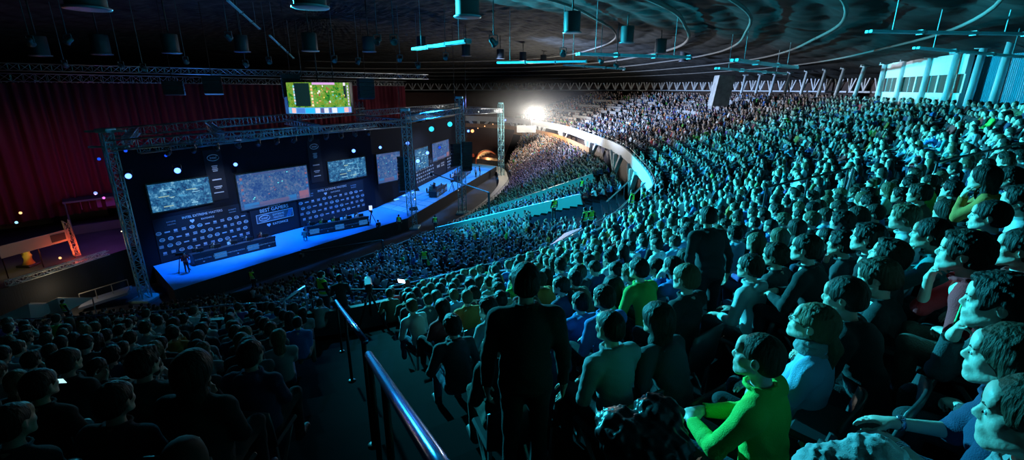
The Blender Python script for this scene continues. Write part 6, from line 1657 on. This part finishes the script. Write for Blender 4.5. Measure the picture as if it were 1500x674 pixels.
# platform with mixing desk and cameraman at the bottom of the stair aisle
P = at_t(505, 436, 12.6); e = empty('camera_platform', (P.x - .2, P.y + 1.0, ZU0 - .3))
MB().box((0, 0, .15), (3.6, 2.2, .3), Euler((0, 0, .25)).to_matrix(), .02).build('deck', mat('platform_dark', (.03, .035, .05), .6), e)
for dx in (-1.7, 1.7): MB().tube([(dx, 1.2, .3), (dx, 1.2, 1.2)], .03, 6).build('post', black, e)
MB().tube([(-1.7, 1.2, 1.2), (1.7, 1.2, 1.2)], .03, 6).build('handrail', black, e); tag(e, 'dark camera platform at the foot of the stair aisle', 'platform')
tripod_cam(Vector((P.x + .3, P.y + 1.1, ZU0 - .0)), 'black tripod with camera on the dark platform below the stairs', 1.9)
o = hero(497, 408, 13.2, dict(stand=True, hands='carry', lean=.1, hair='short', seed=60), 0, 2, 4, 'black', 1, 'cameraman in black standing on the platform below the stairs', (), .02, yaw=.3)
P = at_t(588, 412, 14.0); o = MB().box((0, 0, 0), (.22, .02, .13), Euler((.3, 0, -.3)).to_matrix(), .004).build('tablet', em('tablet_glow', (.55, .75, 1.), 5.)); o.location = P; tag(o, 'small glowing white tablet right of the platform', 'tablet')
P = at_t(86, 558, 3.9); o = empty('phone', tuple(P)); MB().box((0, 0, 0), (.12, .012, .065), Euler((.4, 0, .1)).to_matrix(), .004).build('casing', black, o); MB().box((0, -.008, 0.002), (.11, .004, .055), Euler((.4, 0, .1)).to_matrix()).build('display', em('phone_glow', (.4, .75, .8), 1.5), o); tag(o, 'small glowing phone held up in the dim left block', 'phone')
# loose black jacket over a seat
g = Grid((-.35, -.3, -.25), (.35, .35, .35), .012); g.ell((0, 0, 0), (.24, .18, .12), None, .04); g.ell((.1, .12, .08), (.13, .12, .1), None, .04); g.ell((-.14, .02, .07), (.12, .15, .08), None, .04); g.rough(.014, 38, 2); g.rough(.006, 80, 5)
o = link('folded_jacket', np_mesh('folded_jacket', *g.mesh(), smooth=True), mat('jacket_black_shiny', (.03, .035, .04), .35)); o.location = at_t(945, 648, 2.1); o.scale = (.85, .85, .85); tag(o, 'heap of a shiny black jacket on the seat left of the green sweater', 'jacket')
g = Grid((-.45, -.3, -.25), (.45, .35, .3), .012); g.ell((0, 0, 0), (.34, .16, .10), None, .04); g.ell((.12, .05, .06), (.16, .12, .08), None, .04); g.rough(.014, 30, 4); g.rough(.005, 70, 1)
o = link('folded_jacket', np_mesh('folded_jacket', *g.mesh(), smooth=True), CLOTH['pale grey']); o.location = at_t(1252, 684, 1.62); o.scale = (.62, .62, .62); tag(o, 'crumpled pale grey jacket lying across a lap at the lower edge', 'jacket')
# bare seats by the close people
for (px, py, t, lab) in ((1090, 640, 1.95, 'dark curved seat back with pale rim at the lower edge below the green sweater'), (1258, 545, 2.5, 'dark seat back right of the scarf woman'), (1340, 430, 3.2, 'dark seat back left of the maroon shirt man')):
    P = at_t(px, py, t); arena_seat(P.x, P.y, P.z - .8, PI / 4, lab, None)
# black rails crossing the right crowd
for (a, b_, r, l) in (((1120, 275, 12), (1245, 247, 12.5), .03, 'black aisle rail crossing the teal crowd, farther one'), ((1370, 238, 10), (1520, 205, 11), .03, 'black aisle rail across the crowd under the nearest columns'), ((1238, 290, 10.6), (1250, 248, 11.2), .035, 'slanted pale aisle post in the teal crowd')):
    e = empty('aisle_rail', tuple(at_t(*a))); o0 = Vector(e.location); d_ = at_t(*b_) - o0; MB().tube([(0, 0, 0), d_], r, 8).build('rail_tube', mat('rail_black', (.02, .02, .02), .4) if 'pale' not in l else steel, e)
    for f in (0.02, .5, .98): MB().tube([d_ * f, d_ * f - Vector((0, 0, 1.0))], r * .8, 6).build('post', black, e)
    tag(e, l, 'railing')
# ------------------------------------------------------------------ light
w = bpy.data.worlds.new('world'); SC.world = w; w.use_nodes = True
w.node_tree.nodes['Background'].inputs[0].default_value = (.02, .08, .14, 1); w.node_tree.nodes['Background'].inputs[1].default_value = .03
def spot(name, loc, aim, col, en, ang, blend=.4, r=.3):
    l = bpy.data.lights.new(name, 'SPOT'); l.energy = en; l.color = col; l.spot_size = math.radians(ang); l.spot_blend = blend; l.shadow_soft_size = r
    o = bpy.data.objects.new(name, l); COL.objects.link(o); o.location = loc; o.rotation_euler = (Vector(aim) - Vector(loc)).to_track_quat('-Z', 'Y').to_euler(); return o
def point(name, loc, col, en, r=.3):
    l = bpy.data.lights.new(name, 'POINT'); l.energy = en; l.color = col; l.shadow_soft_size = r
    o = bpy.data.objects.new(name, l); COL.objects.link(o); o.location = loc; return o
def area(name, loc, aim, col, en, sx, sy):
    l = bpy.data.lights.new(name, 'AREA'); l.shape = 'RECTANGLE'; l.size = sx; l.size_y = sy; l.energy = en; l.color = col
    o = bpy.data.objects.new(name, l); COL.objects.link(o); o.location = loc; o.rotation_euler = (Vector(aim) - Vector(loc)).to_track_quat('-Z', 'Y').to_euler(); return o
TEAL = (.035, .68, .92)
# show spotlights hung over the stage, turned on the audience, with added fills
spot('teal_spot', (-15, 45, 1.5), (24, 28, -3), TEAL, 125000, 60, .6, .25)
spot('teal_spot', (-17, 30, 3.2), (13, 8.5, -2.5), (.035, .70, .92), 165000, 50, .45, .25)
spot('teal_dim', (-22, 36, 1.), (-6, 8, -5), (.04, .6, .9), 8000, 70, .8, .3)
spot('blue_spot', (-10, 60, .5), (-1, 38, -13), (.02, .36, 1.), 130000, 62, .6, .4)
spot('violet_fill', (-6, 60, -1), (5, 72, -12), (.25, .3, 1.), 9000, 60, .8, .4)  # added fill, tints the far lower crowd violet-blue
spot('rim_fill', (-8, 66, 1.), (33, 48, .5), (.6, .75, 1.), 60000, 44, .8, .4)  # added fill that brightens the rim columns
spot('bluewhite_spot', (-8, 66, 1.), (32, 78, -1.5), (.40, .60, 1.), 95000, 66, .7, .4)
spot('teal_low', (-8, 22, 3.5), (3, 49, -13), TEAL, 30000, 34, .7, .3)
point('blue_fill', (-32, 52, -2.5), (.04, .18, .6), 1300, 2.)  # added point fill, lifts the dark curtain and roof to blue
point('rig_spill', (-12, 40, -2), (.04, .2, .5), 900, 2.)
# stage wash
for f in (.12, .37, .62, .88):
    Q = WA.at(LA * f, STAGE, 2.2); P = WA.at(LA * f, -4.4, 3.6)
    spot('stage_wash', tuple(P), (Q.x, Q.y, STAGE), (.0, .22, 1.), 7500, 62, .7, .3)
for f in (.08, .3, .52, .75):
    Q = WB.at(LB * f, STAGE, 3.0); P = WB.at(LB * f, -3.8, 4.2); spot('stage_wash', tuple(P), (Q.x, Q.y, STAGE), (.04, .34, 1.), 6500, 62, .7, .3)
spot('stage_front', tuple(WA.at(LA * .25, -4., 5.5)), tuple(WA.at(LA * .25, -13., 0)), (.55, .68, 1.), 2800, 70, .8, .3)
spot('stage_front', tuple(WA.at(LA * .78, -4., 5.5)), tuple(WA.at(LA * .78, -13., 0)), (.55, .68, 1.), 2800, 70, .8, .3)
spot('stage_front', tuple(WB.at(LB * .3, -4., 5.5)), tuple(WB.at(LB * .4, -13., 0)), (.6, .72, 1.), 3500, 80, .8, .3)
# the floodlight and an added fill beside it
spot('flood', tuple(LP + (-LP).normalized() * 1.0), (13, 62, -9), (1., .95, .86), 25000, 62, .9, .6)
point('flood_fill', tuple(LP + Vector((.3, -2.5, -.4))), (1., .93, .82), 7000, .6)  # added point fill for plywood wall, roof and rim truss
# dim spill on the red curtain, the fair area
spot('curtain_spill', (-44, 44, -13), (-50, 58, -5), (1., .10, .12), 260, 80, .8, .5)
point('red_uplight', tuple(RT + Vector((.6, -.8, .6))), (1., .12, .05), 160, .1)
point('warm_fair', tuple(STATUE + Vector((1.2, -1.6, 1.2))), (1., .8, .25), 90, .2)
point('warm_truss', tuple(at_t(120, 374, 39)), (1., .75, .5), 160, .2)
point('purple_fair', tuple(at_t(140, 285, 50)), (.5, .15, 1.), 400, .3)
point('canopy_warm', tuple(at_t(88, 425, 34)), (1., .8, .5), 60, .2)
point('arch_warm', (AP.x, AP.y - .2, -14.4), (1., .6, .25), 420, .3)
# haze ball added to build the floodlight's glow
hz = bpy.data.materials.new('haze'); hz.use_nodes = True; nt = hz.node_tree; nt.nodes.remove(nt.nodes['Principled BSDF'])
sc_ = nt.nodes.new('ShaderNodeVolumeScatter'); tcx = nt.nodes.new('ShaderNodeTexCoord'); gr = nt.nodes.new('ShaderNodeTexGradient'); gr.gradient_type = 'QUADRATIC_SPHERE'
ml = nt.nodes.new('ShaderNodeMath'); ml.operation = 'MULTIPLY'; ml.inputs[1].default_value = .028
nt.links.new(tcx.outputs['Object'], gr.inputs[0]); nt.links.new(gr.outputs['Fac'], ml.inputs[0]); nt.links.new(ml.outputs[0], sc_.inputs['Density']); nt.links.new(sc_.outputs[0], nt.nodes['Material Output'].inputs['Volume'])
o = MB().ball((0, 0, 0), 1., 24, 14).build('haze', hz); o.location = LP + Vector((0, -3, 0)); o.scale = (17, 17, 6.4); tag(o, 'thin haze ball added for the glow around the glaring floodlight', 'haze', kind='stuff')
SC.view_settings.view_transform = 'Standard'; SC.view_settings.look = 'None'; SC.view_settings.exposure = 0; SC.view_settings.gamma = 1; SC.view_settings.use_curve_mapping = False
SC.cycles.max_bounces = 4; SC.cycles.diffuse_bounces = 2; SC.cycles.glossy_bounces = 2; SC.cycles.use_denoising = True
try: SC.cycles.denoiser = 'OPENIMAGEDENOISE'
except Exception: pass
SC.cycles.sample_clamp_indirect = 4.
